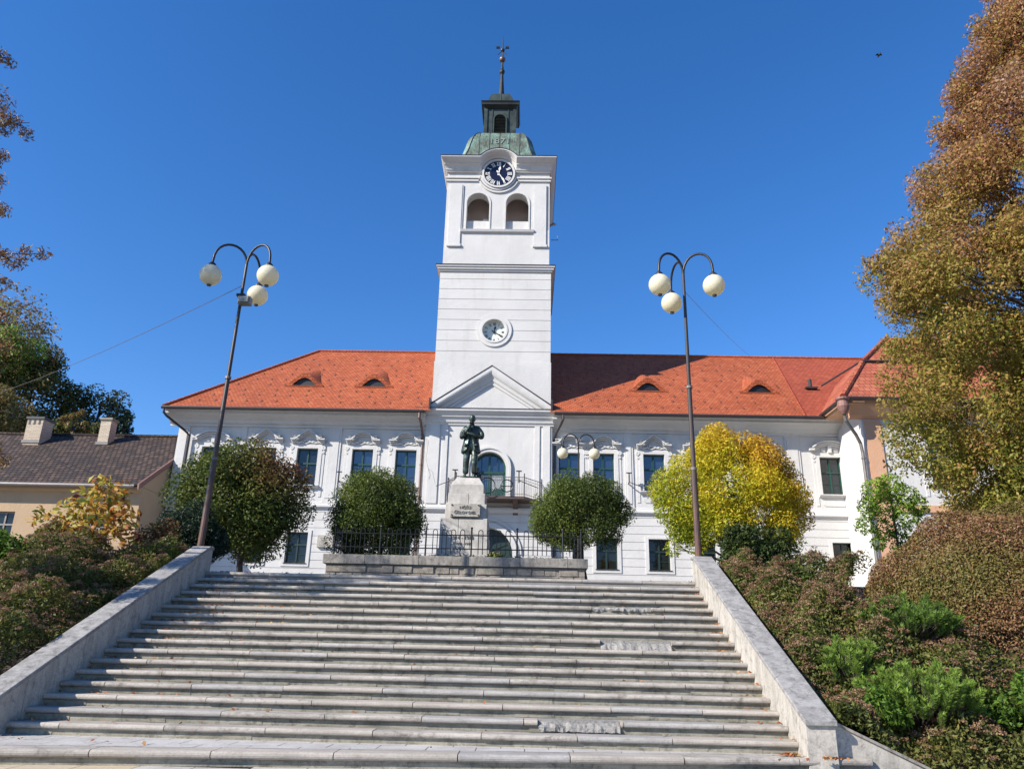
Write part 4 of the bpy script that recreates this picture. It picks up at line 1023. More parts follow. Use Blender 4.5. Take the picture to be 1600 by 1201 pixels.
def rails(a, b):
    a, b = Vector(a), Vector(b)
    for z, r_ in ((4.42, .018), (4.06, .016)): q = MB(); q.tube([(a.x, a.y, z), (b.x, b.y, z)], r_, 6); q.build('rail', 'fence', fn)
runs = [((FXa, FYa), (FXb, FYa)), ((FXa, FYa), (FXa, FYb)), ((FXb, FYa), (FXb, FYb))]
hp = None
for (a, b) in runs:
    rails((*a, 0), (*b, 0)); a, b = Vector((*a, 0)), Vector((*b, 0)); L = (b-a).length; n = round(L/.245); d = (b-a).normalized(); stp = L/n
    for i in range(n):
        if i % 5 == 0: continue
        c_ = a+d*(stp*i); ang = atan2(d.y, d.x)
        if hp is None:
            q = MB(); r_ = .058; q.tube([(-r_, 0, 3.92-3.84)]+[(-r_*cos(t_), 0, .66+r_*1.1*sin(t_)) for t_ in [pi*k/8 for k in range(9)]]+[(r_, 0, 3.92-3.84)], .0115, 5)
            hp = q.build('loop_bar', 'fence'); hp.parent = fn; o = hp
        else: o = hp.copy(); COL.objects.link(o)
        o.location = Vector((c_.x, c_.y, 3.84))-Vector(fn.location); o.rotation_euler = (0, 0, ang)
    for i in range(0, n+1, 5):
        c_ = a+d*(stp*i); q = MB(); q.tube([(c_.x, c_.y, 3.84), (c_.x, c_.y, 4.58)], .024, 6); q.sphere((c_.x, c_.y, 4.61), .034, 8); q.build('post', 'fence', fn)
# ---------------------------------------------------------------- pedestal and statue
pe = thing('pedestal', (-1.83, 23.2, 3.78), 'tall tapering stone pedestal with a lettered plaque, inside the railing', 'pedestal')
PX, PY = -1.83, 23.2
def block(x0, x1, d, z0, z1, split=None, y=None):
    q = MB(); ys = [(x0, x1)] if split is None else [(x0, split-.004), (split+.004, x1)]
    for a, b in ys: q.box(a, b, PY-d, PY+d, z0, z1-.008)
    q.build('pedestal_block', 'pedestal', pe, bevel=.012)
block(PX-.80, PX+.72, .80, 3.78, 4.28, PX-.1); block(PX-.74, PX+.66, .72, 4.28, 4.72, PX+.15); block(PX-.74, PX+.64, .68, 4.72, 5.18, PX-.2); block(PX-.62, PX+.60, .60, 5.18, 5.62); block(PX-.56, PX+.54, .54, 5.62, 5.95, PX+.06)
q = MB(); q.box(PX-.5, PX+.49, PY-.49, PY+.49, 5.95, 6.2); q.frustum(PX-.005, PY, .495, .49, 6.2, .34, .36, 6.45); q.build('pedestal_block', 'pedestal', pe, bevel=.01)
q = MB(); q.box(PX-.46, PX+.42, PY-.74, PY-.6, 5.21, 5.60); pl = q.build('plaque', 'wallstone', pe, bevel=.01)
q = MB()
for sx, sz in ((-.41, 5.26), (.37, 5.26), (-.41, 5.55), (.37, 5.55)): q.tube([(PX+sx, PY-.76, sz), (PX+sx, PY-.74, sz)], .022, 8)
q.build('bolt', 'black', pl)
M['letter'] = plain('dark lettering', (.10, .095, .085), .5)
textmesh('lettering', 'NÔŠU', .12, 'letter', pl, (PX-.02, PY-.745, 5.475)); textmesh('lettering', 'ČÍSLOV DIEL', .115, 'letter', pl, (PX-.02, PY-.745, 5.33))
textmesh('lettering', '1914 - 1918', .14, 'letter', pe, (PX-.08, PY-.725, 4.60)); textmesh('lettering', 'A 1939 - 1945', .09, 'letter', pe, (PX-.08, PY-.725, 4.43))
q = MB(); q.tube([(PX-.32, PY-.73, 4.72-.5), (PX-.1, PY-.73, 4.72-.38)], .012, 5); q.build('carving', 'letter', pe)

def skinbody(name, joints, edges, radii, mat, parent, base, extra=None, lev=2):
    me = bpy.data.meshes.new(name); me.from_pydata([Vector(j) for j in joints], edges, [])
    o = bpy.data.objects.new(name, me); COL.objects.link(o)
    sk = o.modifiers.new('skin', 'SKIN'); sk.use_smooth_shade = True
    for i, r in enumerate(radii): me.skin_vertices[0].data[i].radius = (r, r) if not isinstance(r, tuple) else r
    me.skin_vertices[0].data[0].use_root = True
    ss = o.modifiers.new('sub', 'SUBSURF'); ss.levels = lev; ss.render_levels = lev
    bpy.context.view_layer.update()
    dg = bpy.context.evaluated_depsgraph_get(); m2 = bpy.data.meshes.new_from_object(o.evaluated_get(dg))
    bpy.data.objects.remove(o)
    mb = MB(); mb.add([v.co[:] for v in m2.vertices], [tuple(p.vertices) for p in m2.polygons])
    if extra: extra(mb)
    mb.v = [(x+base[0], y+base[1], z+base[2]) for x, y, z in mb.v]
    return mb
SB = (-1.80, 23.2, 6.50)
stt = thing('statue', (-1.80, 23.2, 6.45), 'dark bronze standing man in open jacket, hand to his chin, on top of the pedestal', 'statue')
J = [(0, 0, 1.02), (0, .0, 1.2), (0, -.01, 1.4), (0, 0, 1.55), (0, -.02, 1.68), (.0, -.03, 1.78),
     (-.2, .01, 1.58), (-.30, -.02, 1.42), (-.31, -.13, 1.24), (-.17, -.26, 1.40), (-.05, -.24, 1.60), (-.03, -.20, 1.67),
     (.2, .01, 1.58), (.32, 0, 1.42), (.33, -.13, 1.26), (.12, -.27, 1.31), (-.08, -.29, 1.36), (-.14, -.27, 1.38),
     (-.11, 0, .95), (-.14, -.02, .55), (-.15, .03, .12), (.11, 0, .95), (.12, -.09, .56), (.12, -.03, .12)]
E_ = [(0, 1), (1, 2), (2, 3), (3, 4), (4, 5), (3, 6), (6, 7), (7, 8), (8, 9), (9, 10), (10, 11), (3, 12), (12, 13), (13, 14), (14, 15), (15, 16), (16, 17), (0, 18), (18, 19), (19, 20), (0, 21), (21, 22), (22, 23)]
Rr = [(.19, .14), (.18, .13), (.2, .14), (.19, .12), .065, .06, .10, .085, .075, .062, .048, .04, .10, .085, .075, .062, .048, .04, (.13, .13), (.105, .105), (.10, .10), (.13, .13), (.105, .105), (.10, .10)]
def extra(mb):
    mb.sphere((0, -.05, 1.90), .112, 16, sq=(.92, 1.08, 1.22))                    # head
    mb.sphere((0, -.09, 1.81), .06, 12, sq=(1, 1, .9))                           # jaw
    mb.add([(-.018, -.145, 1.86), (.018, -.145, 1.86), (0, -.185, 1.855), (0, -.15, 1.91)], [(0, 1, 2), (1, 3, 2), (3, 0, 2)])
    for s in (-1, 1): mb.sphere((s*.095, -.04, 1.875), .026, 8, sq=(.5, .8, 1.2)); mb.sphere((s*.035, -.150, 1.905), .014, 8)
    mb.box(-.055, .055, -.163, -.13, 1.915, 1.93); mb.tube([(-.03, -.15, 1.815), (0, -.16, 1.82), (.03, -.15, 1.815)], .009, 5)
    # hand at the chin: palm, four bent fingers, thumb
    mb.sphere((-.03, -.21, 1.70), .042, 10, sq=(1, .7, 1.1))
    for k in range(4): x = -.058+k*.018; mb.tube([(x, -.225, 1.70), (x+.004, -.25, 1.735), (x+.01, -.225, 1.765-.004*abs(k-1)), (x+.012, -.195, 1.77)], [.012, .011, .010, .008], 6)
    mb.tube([(-.0, -.20, 1.69), (.03, -.20, 1.73), (.035, -.18, 1.765)], [.014, .012, .009], 6)
    # other hand laid over the forearm
    mb.sphere((-.17, -.285, 1.385), .042, 10, sq=(1.2, .6, .9))
    for k in range(4): z = 1.36+k*.018; mb.tube([(-.19, -.30, z), (-.235, -.305, z), (-.262, -.27, z), (-.26, -.24, z)], [.012, .011, .010, .008], 6)
    mb.tube([(-.16, -.29, 1.41), (-.18, -.30, 1.44), (-.2, -.28, 1.455)], [.014, .012, .009], 6)
    for s, fx, fy_ in ((-1, -.16, -.02), (1, .13, -.08)):                         # shoes
        mb.sphere((fx, fy_-.07, .055), .07, 12, sq=(.85, 2.0, .75)); mb.box(fx-.05, fx+.05, fy_-.19, fy_+.08, 0, .03)
mb = skinbody('body', J, E_, Rr, 'bronze', stt, SB, extra)
mb.build('body', 'bronze', stt, smooth=True)
def jacket():
    q = MB(); seg = 40; rows = [(1.63, .235, .13), (1.55, .245, .15), (1.42, .235, .17), (1.3, .22, .165), (1.2, .215, .165), (1.1, .235, .18), (1.0, .255, .195), (.88, .275, .21), (.80, .285, .22)]
    rr = random.Random(4); V = []
    for j, (z, a, b) in enumerate(rows):
        for k in range(seg+1):
            t = -pi/2+.13*(1 if j < 4 else 1+.5*(j-3))+(2*pi-.26*(1 if j < 4 else 1+.5*(j-3)))*k/seg
            w_ = 1+.035*sin(k*1.9+j*.8)+.02*sin(k*3.7-j)
            V.append((SB[0]+a*cos(t)*w_-.01, SB[1]+b*sin(t)*w_, SB[2]+z+.015*sin(k*1.3)))
    n = len(rows); F = [(j*(seg+1)+k, j*(seg+1)+k+1, (j+1)*(seg+1)+k+1, (j+1)*(seg+1)+k) for j in range(n-1) for k in range(seg)]
    q.add(V, F)
    for s in (-1, 1): q.add([(SB[0]+s*.03, SB[1]-.175, SB[2]+1.3), (SB[0]+s*.13, SB[1]-.165, SB[2]+1.5), (SB[0]+s*.09, SB[1]-.14, SB[2]+1.66), (SB[0]+s*.04, SB[1]-.13, SB[2]+1.64)], [(0, 1, 2, 3)])   # lapels
    for s in (-1, 1): q.box(SB[0]+s*.17-.06, SB[0]+s*.17+.06, SB[1]-.225, SB[1]-.17, SB[2]+.98, SB[2]+1.04)
    o = q.build('jacket', 'bronze', stt, smooth=True); sf = o.modifiers.new('solid', 'SOLIDIFY'); sf.thickness = .015; return o
jacket()
q = MB(); q.lathe([(.34, -.05), (.36, -.03), (.36, .0), (.3, .012)], SB, 10)
o = q.build('plinth_plate', 'bronze', stt)
q = MB(); rr = random.Random(9); V = []
for j in range(7):
    for k in range(12):
        t = 2*pi*k/12; r_ = (.17-.018*j)*(1+.2*rr.uniform(-1, 1)); V.append((SB[0]+.2+r_*cos(t), SB[1]+.1+r_*sin(t), SB[2]+.0+.06*j))
q.add(V, [(j*12+k, j*12+(k+1) % 12, (j+1)*12+(k+1) % 12, (j+1)*12+k) for j in range(6) for k in range(12)]+[tuple(72+k for k in range(12))])
o = q.build('rock', 'bronze', stt)

# ---------------------------------------------------------------- street lamps
def lamp(x, y, z0, H, top, arms, gr, label, grp, mat, spread, rad=.075, arc=.55, scale=1):
    t = thing('street_lamp', (x, y, z0), label, 'street lamp', grp)
    tx = x+top[0]; ty = y+top[1]; zt = z0+H
    q = MB(); L = [(0, rad*1.0), (.34, rad*.86), (.341, rad*.74), (.6, rad*.66), (.601, rad*.6), (1, rad*.45)]
    q.tube([(x+top[0]*s, y+top[1]*s, z0+H*s) for s, _ in L], [r_ for _, r_ in L], 12); q.build('pole', mat, t, smooth=False)
    for s in (.34, .6):
        if scale < 1: break
        q = MB(); q.tube([(x+top[0]*s, y+top[1]*s, z0+H*s-.03), (x+top[0]*s, y+top[1]*s, z0+H*s+.03)], rad*.95, 12); q.build('collar', 'greypipe', t)
    q = MB(); q.lathe([(rad*1.8, 0), (rad*1.8, .03), (rad*1.1, .06)], (x, y, z0), 14); q.build('base_plate', mat, t)
    for ang in arms:
        ca, sa = cos(ang), sin(ang); pts = []
        for k in range(13):
            a = pi*k/12; pts.append((tx+ca*spread*(1-cos(a))/2, ty+sa*spread*(1-cos(a))/2, zt-.12*scale+arc*sin(a)**.8+(-.0)*k))
        pts = [(tx, ty, zt-.3*scale)]+pts+[(tx+ca*spread, ty+sa*spread, zt-.2*scale)]
        q = MB(); q.tube(pts, .026*scale+.004, 8); gx, gy, gz = tx+ca*spread, ty+sa*spread, zt-.2*scale
        am = q.build('arm', 'pole', t, smooth=True)
        q = MB(); q.lathe([(.03, .06), (.05, .04), (.09, 0), (.10, -.05)], (gx, gy, gz), 14); q.build('globe_cap', 'pole', am)
        q = MB(); q.sphere((gx, gy, gz-.03-gr), gr, 28); gl = q.build('globe', 'globe', am, smooth=True)
        q = MB(); q.lathe([(.05, -.03), (.055, 0), (.02, .012)], (gx, gy, gz-.03-2*gr), 12); q.build('globe_drain', 'gutter', am)
    return t
A3 = (pi+.5, -.5, pi/2)
tl = lamp(-7.2, 17.0, PZ0, 7.55, (.08, 0), (pi+.45, -.45, pi/2-.1), .262, 'tall rusty three-globe street lamp with a floodlight, leaning, left of the steps', 'three-globe lamps flanking the steps', 'rust', .78)
q = MB(); q.box(-7.12, -6.82, 16.78, 16.98, 9.32, 9.52); q.box(-7.1, -6.84, 16.74, 16.78, 9.34, 9.5); fl_ = q.build('floodlight', 'floodmetal', tl, bevel=.02)
q = MB(); q.box(-7.22, -7.02, 16.9, 17.05, 9.58, 9.64); q.tube([(-7.12, 16.95, 9.62), (-7.0, 16.88, 9.5)], .02, 6); q.build('bracket', 'pole', tl)
lamp(3.70, 17.0, PZ0, 7.45, (.02, 0), (pi+.45, -.45, pi/2+.25), .262, 'tall three-globe street lamp on the right of the steps in front of the yellow tree', 'three-globe lamps flanking the steps', 'rust', .72)
lamp(1.78, 27.0, PZ0, 5.75, (0, 0), (pi, 0), .2, 'small two-globe street lamp rising out of the clipped round tree', None, 'pole', .57, .05, .42, .8)
def cable(pts, r_, label):
    q = MB(); P = [Vector(p) for p in pts]; q.tube(P, r_, 4); tag(q.build('overhead_cable', 'greypipe'), label, 'cable')
def sag(a, b, s, n=16): a, b = Vector(a), Vector(b); return [a.lerp(b, i/n)-Vector((0, 0, s*4*(i/n)*(1-i/n))) for i in range(n+1)]
cable(sag((-7.14, 17, 9.9), (-26, 34, 12.2), .25), .011, 'pale overhead cable sloping from the left lamp towards the upper left trees')
cable(sag((3.72, 17, 9.9), (12.75, 42, 18.15), .1), .007, 'thin dark cable from the right lamp up to the roof ridge')
# a bird far up in the sky
bi = thing('bird', (33.1, 60, 56.4), 'tiny dark bird high in the blue sky, upper right', 'bird')
q = MB(); q.sphere((33.1, 60, 56.5), .11, 8, sq=(1.0, 2.2, .9)); q.sphere((33.1, 59.75, 56.56), .06, 6); q.add([(33.0, 60.3, 56.5), (33.2, 60.3, 56.5), (33.1, 60.22, 56.5)], [(0, 1, 2)]); q.build('body', 'black', bi, smooth=True)
for s in (-1, 1): q = MB(); q.add([(33.1, 59.85, 56.52), (33.1+s*.2, 59.9, 56.62), (33.1+s*.34, 60.1, 56.55), (33.1+s*.15, 60.12, 56.58), (33.1, 60.12, 56.52)], [(0, 1, 2, 3, 4)]); q.build('wing', 'black', bi)
# ---------------------------------------------------------------- foliage
def unit(n, rng=RNG):
    v = rng.normal(size=(n, 3)); return v/np.linalg.norm(v, axis=1, keepdims=True)
def leaves(name, P, size, tint, mat, parent=None, outward=None, aspect=.55, up=.35, jit=.35, base=None, fold=True, droop=0):
    """One rhombic, slightly folded leaf per point, joined in one mesh; 'tint' picks its own hue."""
    n = len(P)
    nrm = unit(n)*.9
    if outward is not None: nrm = nrm+outward*.7
    nrm[:, 2] += up; nrm /= np.linalg.norm(nrm, axis=1, keepdims=True)
    t = unit(n); 
    if droop: t[:, 2] -= droop
    t -= (t*nrm).sum(1, keepdims=True)*nrm; t /= np.linalg.norm(t, axis=1, keepdims=True)+1e-9
    b = np.cross(nrm, t); s = size*(1+jit*RNG.uniform(-1, 1, (n, 1)))
    V = np.empty((n, 4, 3)); fo = nrm*s*.12
    V[:, 0] = P-t*s*.5; V[:, 1] = P+b*s*aspect*.5+fo; V[:, 2] = P+t*s*.5; V[:, 3] = P-b*s*aspect*.5+fo
    if base is None: base = BASE.get(parent.name, (0, 0, 0)) if parent else (0, 0, 0)
    V = V.reshape(-1, 3)-np.array(base)
    me = bpy.data.meshes.new(name); me.vertices.add(4*n); me.loops.add(4*n); me.polygons.add(n)
    me.vertices.foreach_set('co', V.astype(np.float32).ravel()); me.loops.foreach_set('vertex_index', np.arange(4*n, dtype=np.int32))
    me.polygons.foreach_set('loop_start', np.arange(0, 4*n, 4, dtype=np.int32)); me.polygons.foreach_set('loop_total', np.full(n, 4, dtype=np.int32))
    at = me.attributes.new('tint', 'FLOAT', 'POINT'); at.data.foreach_set('value', np.repeat(np.clip(tint, 0, 1), 4).astype(np.float32))
    me.update(calc_edges=True); me.materials.append(M[mat])
    o = bpy.data.objects.new(name, me); COL.objects.link(o)
    if parent: o.parent = parent
    else: o.location = base
    return o
def cloudpts(clumps, n, shell=.55, flat=1.0):
    C = np.array([c[:3] for c in clumps], float); Rr_ = np.array([c[3] for c in clumps], float)
    w = Rr_**2; idx = RNG.choice(len(C), n, p=w/w.sum())
    d = unit(n); r = shell+(1-shell)*RNG.uniform(0, 1, n)**.6
    P = C[idx]+d*(Rr_[idx]*r)[:, None]*np.array([1, 1, flat]); return P, idx, d
def ellclumps(c, R, n, r0, r1, inner=.45, zmin=-1, seed=0, shape=None):
    rg = np.random.default_rng(seed); out = []
    while len(out) < n:
        v = rg.normal(size=3); v /= np.linalg.norm(v)
        if v[2] < zmin: continue
        k = inner+(1-inner)*rg.uniform()**.4
        if shape: k *= shape(v)
        r = rg.uniform(r0, r1); f = max(0, 1)
        out.append((c[0]+v[0]*(R[0]-r)*k, c[1]+v[1]*(R[1]-r)*k, c[2]+v[2]*(R[2]-r)*k, r))
    return out
def trunkmb(base, top, r, clumps, nl, seed=0, rl=.35):
    q = MB(); rg = random.Random(seed); b = Vector(base); t = Vector(top)
    pts = [b.lerp(t, s)+Vector((rg.uniform(-1, 1), rg.uniform(-1, 1), 0))*r*.7*(1 if 0 < s < 1 else 0) for s in (0, .03, .25, .5, .75, 1)]
    q.tube(pts, [r*1.5, r*1.1, r, r*.85, r*.65, r*.4], 10)
    for c in rg.sample(clumps, min(nl, len(clumps))):
        e = Vector(c[:3]); s = min(.95, max(rl*.6, (e.z-b.z)/max(.1, t.z-b.z)-rg.uniform(.06, .16))); p = b.lerp(t, s); mid = p.lerp(e, .5)+Vector((0, 0, .04*(e-p).length))
        q.tube([p, mid, e], [min(.07, r*.45*(1.1-s*.5)), min(.04, r*.28), min(.02, r*.08)], 6)
        for _ in range(2):
            d = Vector((rg.uniform(-1, 1), rg.uniform(-1, 1), rg.uniform(-.4, .8)))*c[3]*.9; q.tube([mid.lerp(e, .5), e+d], [r*.14, r*.03], 4)
    return q
def tree(name, base, top, r, clumps, n, size, mat, tintf, label, cat='tree', group=None, nl=14, aspect=.55, shell=.5, up=.3, seed=0, twig=True, droop=0, trunk='trunk', crown='crown', rl=.35, flat=1.0):
    t = thing(name, base, label, cat, group)
    trunkmb(base, top, r, clumps, nl, seed, rl).build(trunk, 'bark', t, smooth=True)
    P, idx, d = cloudpts(clumps, n, shell, flat)
    leaves(crown, P, size, tintf(P, idx), mat, t, d, aspect, up, droop=droop); return t
def rnd(n, a=.15): return RNG.normal(0, a, n)
def clr(clumps, a=.12, seed=1): return np.random.default_rng(seed).normal(0, a, len(clumps))
M['leaf_dk'] = leafmat('dark green foliage', [(0, (.022, .032, .010)), (.5, (.055, .085, .018)), (1, (.15, .19, .035))])
M['leaf_br'] = leafmat('bright green foliage', [(0, (.04, .08, .015)), (.5, (.14, .25, .03)), (1, (.33, .47, .06))], .45)
M['leaf_maple'] = leafmat('turning foliage', [(0, (.022, .040, .012)), (.3, (.06, .095, .018)), (.55, (.13, .15, .028)), (.72, (.17, .12, .035)), (1, (.17, .06, .03))])
M['leaf_yel'] = leafmat('yellow foliage', [(0, (.20, .26, .02)), (.3, (.52, .50, .03)), (.6, (.68, .50, .03)), (.85, (.60, .32, .03)), (1, (.36, .19, .05))], .45)
M['leaf_aut'] = leafmat('large autumn leaves', [(0, (.15, .2, .03)), (.3, (.5, .42, .07)), (.6, (.5, .22, .04)), (.8, (.32, .10, .03)), (1, (.12, .03, .03))], .4)
M['leaf_brn'] = leafmat('brown and olive foliage', [(0, (.13, .17, .025)), (.35, (.33, .27, .05)), (.6, (.38, .22, .075)), (.85, (.36, .155, .08)), (1, (.45, .30, .19))], .42)
M['leaf_dome'] = leafmat('dull brown hedge foliage', [(0, (.09, .10, .02)), (.35, (.19, .15, .04)), (.6, (.20, .11, .05)), (.85, (.22, .085, .045)), (1, (.30, .20, .12))], .2)
M['leaf_con'] = leafmat('blackish conifer foliage', [(0, (.008, .018, .010)), (.5, (.018, .04, .02)), (1, (.04, .075, .03))], .15)
M['leaf_pine'] = leafmat('pine needles', [(0, (.03, .06, .012)), (.5, (.10, .18, .025)), (1, (.22, .33, .05))], .25)
M['leaf_spir'] = leafmat('spirea leaves', [(0, (.05, .07, .02)), (.5, (.15, .17, .04)), (.8, (.24, .21, .06)), (1, (.27, .15, .06))], .4)
M['head'] = leafmat('dry brown flower heads', [(0, (.14, .08, .045)), (.5, (.26, .15, .085)), (1, (.38, .25, .15))], .3)
M['leaf_far'] = leafmat('far woodland foliage', [(0, (.03, .045, .015)), (.35, (.09, .105, .03)), (.6, (.24, .18, .05)), (.8, (.28, .16, .08)), (1, (.19, .31, .05))], .35)
M['leaf_litter'] = leafmat('fallen leaves', [(0, (.4, .3, .12)), (.5, (.45, .16, .05)), (1, (.25, .08, .04))], .2)

# round maple left of the steps, reddening on its upper right
ca = ellclumps((-8.1, 21.2, 5.25), (2.3, 1.8, 1.95), 95, .45, .75, .5, -.9, 3)
cc = clr(ca, .07)
def ta(P, i): return .38+cc[i]+rnd(len(P), .1)+.52*np.clip((P[:, 0]+8.3)/1.3, 0, 1)*np.clip((P[:, 2]-5.0)/1.2, 0, 1)**.8
tree('maple_tree', (-7.75, 21.2, PZ0), (-8.0, 21.2, 5.2), .085, ca, 52000, .085, 'leaf_maple', ta, 'round green tree turning red on its upper right side, behind the left lamp', shell=.5, seed=1)
# clipped round trees either side of the statue
cb = ellclumps((-4.42, 22.4, 5.15), (1.62, 1.5, 1.6), 80, .38, .58, .55, -.85, 4)
cb = [c for c in cb if abs(c[0]+4.42) < 1.3]+[(-5.5, 22.2, 4.35, .38), (-3.4, 22.2, 4.4, .38), (-4.5, 21.9, 4.3, .4), (-5.0, 22, 4.2, .35)]
ccb = clr(cb, .14, 2)
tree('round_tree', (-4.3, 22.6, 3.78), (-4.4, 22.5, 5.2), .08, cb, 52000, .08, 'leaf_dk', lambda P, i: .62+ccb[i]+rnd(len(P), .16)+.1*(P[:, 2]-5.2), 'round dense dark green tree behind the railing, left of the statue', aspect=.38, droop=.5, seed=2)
cd = ellclumps((1.6, 23.0, 5.4), (1.7, 1.5, 1.5), 80, .36, .55, .55, -.75, 6)
ccd = clr(cd, .14, 3)
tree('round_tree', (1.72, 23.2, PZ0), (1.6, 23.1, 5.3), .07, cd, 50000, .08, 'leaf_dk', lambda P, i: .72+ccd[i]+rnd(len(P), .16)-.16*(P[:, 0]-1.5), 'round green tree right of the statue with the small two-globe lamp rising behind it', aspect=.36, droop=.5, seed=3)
# yellow tree
cy_ = ellclumps((5.55, 20.8, 5.7), (2.35, 1.9, 1.9), 100, .32, .6, .5, -.9, 8, lambda v: 1+.05*sin(5*v[0]+3*v[2])+.05*sin(9*v[2]))
cy_ += [(3.75, 20.6, 5.6, .42), (3.7, 20.5, 5.1, .38), (3.95, 20.5, 4.6, .33), (4.4, 20.4, 4.3, .35), (6.9, 20.5, 4.4, .4), (7.3, 20.6, 5.0, .35), (3.8, 20.4, 4.15, .25)]
ccy = clr(cy_, .1, 5)
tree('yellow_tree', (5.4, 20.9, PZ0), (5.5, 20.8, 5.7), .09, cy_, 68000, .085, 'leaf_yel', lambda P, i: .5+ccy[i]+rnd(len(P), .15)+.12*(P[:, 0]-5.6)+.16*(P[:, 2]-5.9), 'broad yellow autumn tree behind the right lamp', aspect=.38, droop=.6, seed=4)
# dark evergreen shrubs near the parapets
ce = ellclumps((-8.15, 18.6, 3.9), (1.05, .9, 1.05), 30, .25, .42, .5, -.9, 9)
tree('yew_bush', (-8.15, 18.6, PZ0), (-8.15, 18.6, 3.9), .06, ce, 22000, .075, 'leaf_con', lambda P, i: .45+rnd(len(P), .2), 'blackish evergreen bush beside the foot of the left lamp', 'bush', aspect=.25, up=.1, seed=5)
ce = ellclumps((5.45, 18.6, 3.75), (1.05, .9, 1.1), 30, .28, .45, .5, -.9, 10)
cce = clr(ce, .12, 7)
tree('laurel_bush', (5.45, 18.6, PZ0), (5.45, 18.6, 3.8), .05, ce, 14000, .10, 'leaf_dk', lambda P, i: .38+cce[i]+rnd(len(P), .14), 'dark green leafy bush below the yellow tree', 'bush', aspect=.42, droop=.5, seed=6)
# young tree by the corner of the hall
cf = [(9.5, 21, 5.9, .38), (9.9, 21, 6.0, .4), (10.3, 21, 5.75, .36), (9.25, 21, 5.45, .3), (9.7, 21.1, 5.4, .4), (10.2, 20.9, 5.2, .38), (9.1, 21, 4.95, .28), (9.6, 21, 4.8, .3), (9.35, 20.9, 4.45, .22), (10.1, 21, 4.7, .3), (10.6, 21, 5.5, .3), (9.9, 21, 4.35, .22)]
tree('young_tree', (9.95, 21, PZ0), (9.9, 21, 5.9), .035, cf, 4600, .10, 'leaf_br', lambda P, i: .42+rnd(len(P), .18)+.36*(P[:, 2]-4.7), 'slender young tree with bright green top in front of the grey downpipe', aspect=.4, nl=10, seed=7, rl=.4)
# domed brown-green shrub on the right
dm = thing('domed_shrub', (8.9, 14.6, 2.1), 'large smooth domed shrub of dense brownish foliage on the right bank', 'shrub')
n = 230000; d = unit(n); d[:, 2] = np.abs(d[:, 2])*1.0-.25*(RNG.uniform(size=n) < .3); k = np.where(RNG.uniform(size=n) < .4, RNG.uniform(.7, .92, n), .92+.08*RNG.uniform(0, 1, n)**.5)*(1+.035*np.sin(d[:, 0]*9+d[:, 2]*7)+.03*np.cos(d[:, 1]*11))
Pd = np.array([9.15, 14.6, 2.0])+d*k[:, None]*np.array([2.95, 2.3, 2.3])
leaves('crown', Pd, .052, .62+rnd(n, .18)-.34*np.clip(.4+.5*np.sin(Pd[:, 0]*2.1+1.3*np.cos(Pd[:, 2]*3))+.4*np.sin(Pd[:, 2]*2.7+Pd[:, 1]), 0, 1), 'leaf_dome', dm, d, .42, .2)
q = MB()
for i in range(9):
    a = i*.7; q.tube([(8.9+.1*cos(a), 14.6+.1*sin(a), 2.0), (8.95+1.5*cos(a), 14.8+1.2*sin(a), 3.2)], [.03, .012], 5)
q.build('stem', 'bark', dm)
# magnolia-like shrub with big turning leaves, left
cg = [(-10.0, 16.7, 4.15, .42), (-9.6, 16.6, 4.5, .45), (-9.2, 16.7, 4.35, .45), (-9.9, 16.6, 3.75, .4), (-9.3, 16.5, 3.9, .5), (-8.8, 16.6, 4.05, .38), (-10.4, 16.6, 3.85, .35), (-9.5, 16.7, 4.8, .25), (-8.7, 16.6, 3.7, .35), (-9.0, 16.6, 4.65, .25), (-10.7, 16.6, 4.1, .22), (-9.6, 16.5, 3.4, .4)]
tree('magnolia_bush', (-9.5, 16.9, PZ0-.1), (-9.5, 16.7, 4.3), .04, cg, 1050, .16, 'leaf_aut', lambda P, i: .42+rnd(len(P), .22)+.14*(P[:, 0]+9.5)-.1*(P[:, 2]-4), 'bush with sparse large yellow and orange autumn leaves in front of the low house', 'bush', aspect=.5, nl=12, seed=8, shell=.2)
ch = [(-8.5, 17.3, 3.75, .35), (-8.2, 17.4, 3.9, .35), (-8.6, 17.3, 3.4, .4), (-8.1, 17.3, 3.4, .35)]
tree('red_shrub', (-8.35, 17.4, PZ0), (-8.35, 17.4, 3.7), .03, ch, 1500, .08, 'leaf_maple', lambda P, i: .85+rnd(len(P), .15), 'thin dark red shrub between the autumn-leaved bush and the blackish evergreen', 'shrub', nl=4, seed=9, shell=.2)
ci = [(-7.75, 16.3, 3.25, .28), (-7.6, 16.6, 3.4, .22), (-8.0, 16.3, 3.1, .3), (-7.9, 16.1, 2.95, .3), (-7.7, 16.0, 2.9, .25)]
tree('buddleia_bush', (-7.8, 16.3, 2.7), (-7.75, 16.3, 3.2), .02, ci, 1500, .10, 'leaf_br', lambda P, i: .35+rnd(len(P), .2), 'grey-green narrow-leaved bush at the upper end of the left wall', 'bush', aspect=.3, nl=5, seed=10, shell=.2, droop=.3)

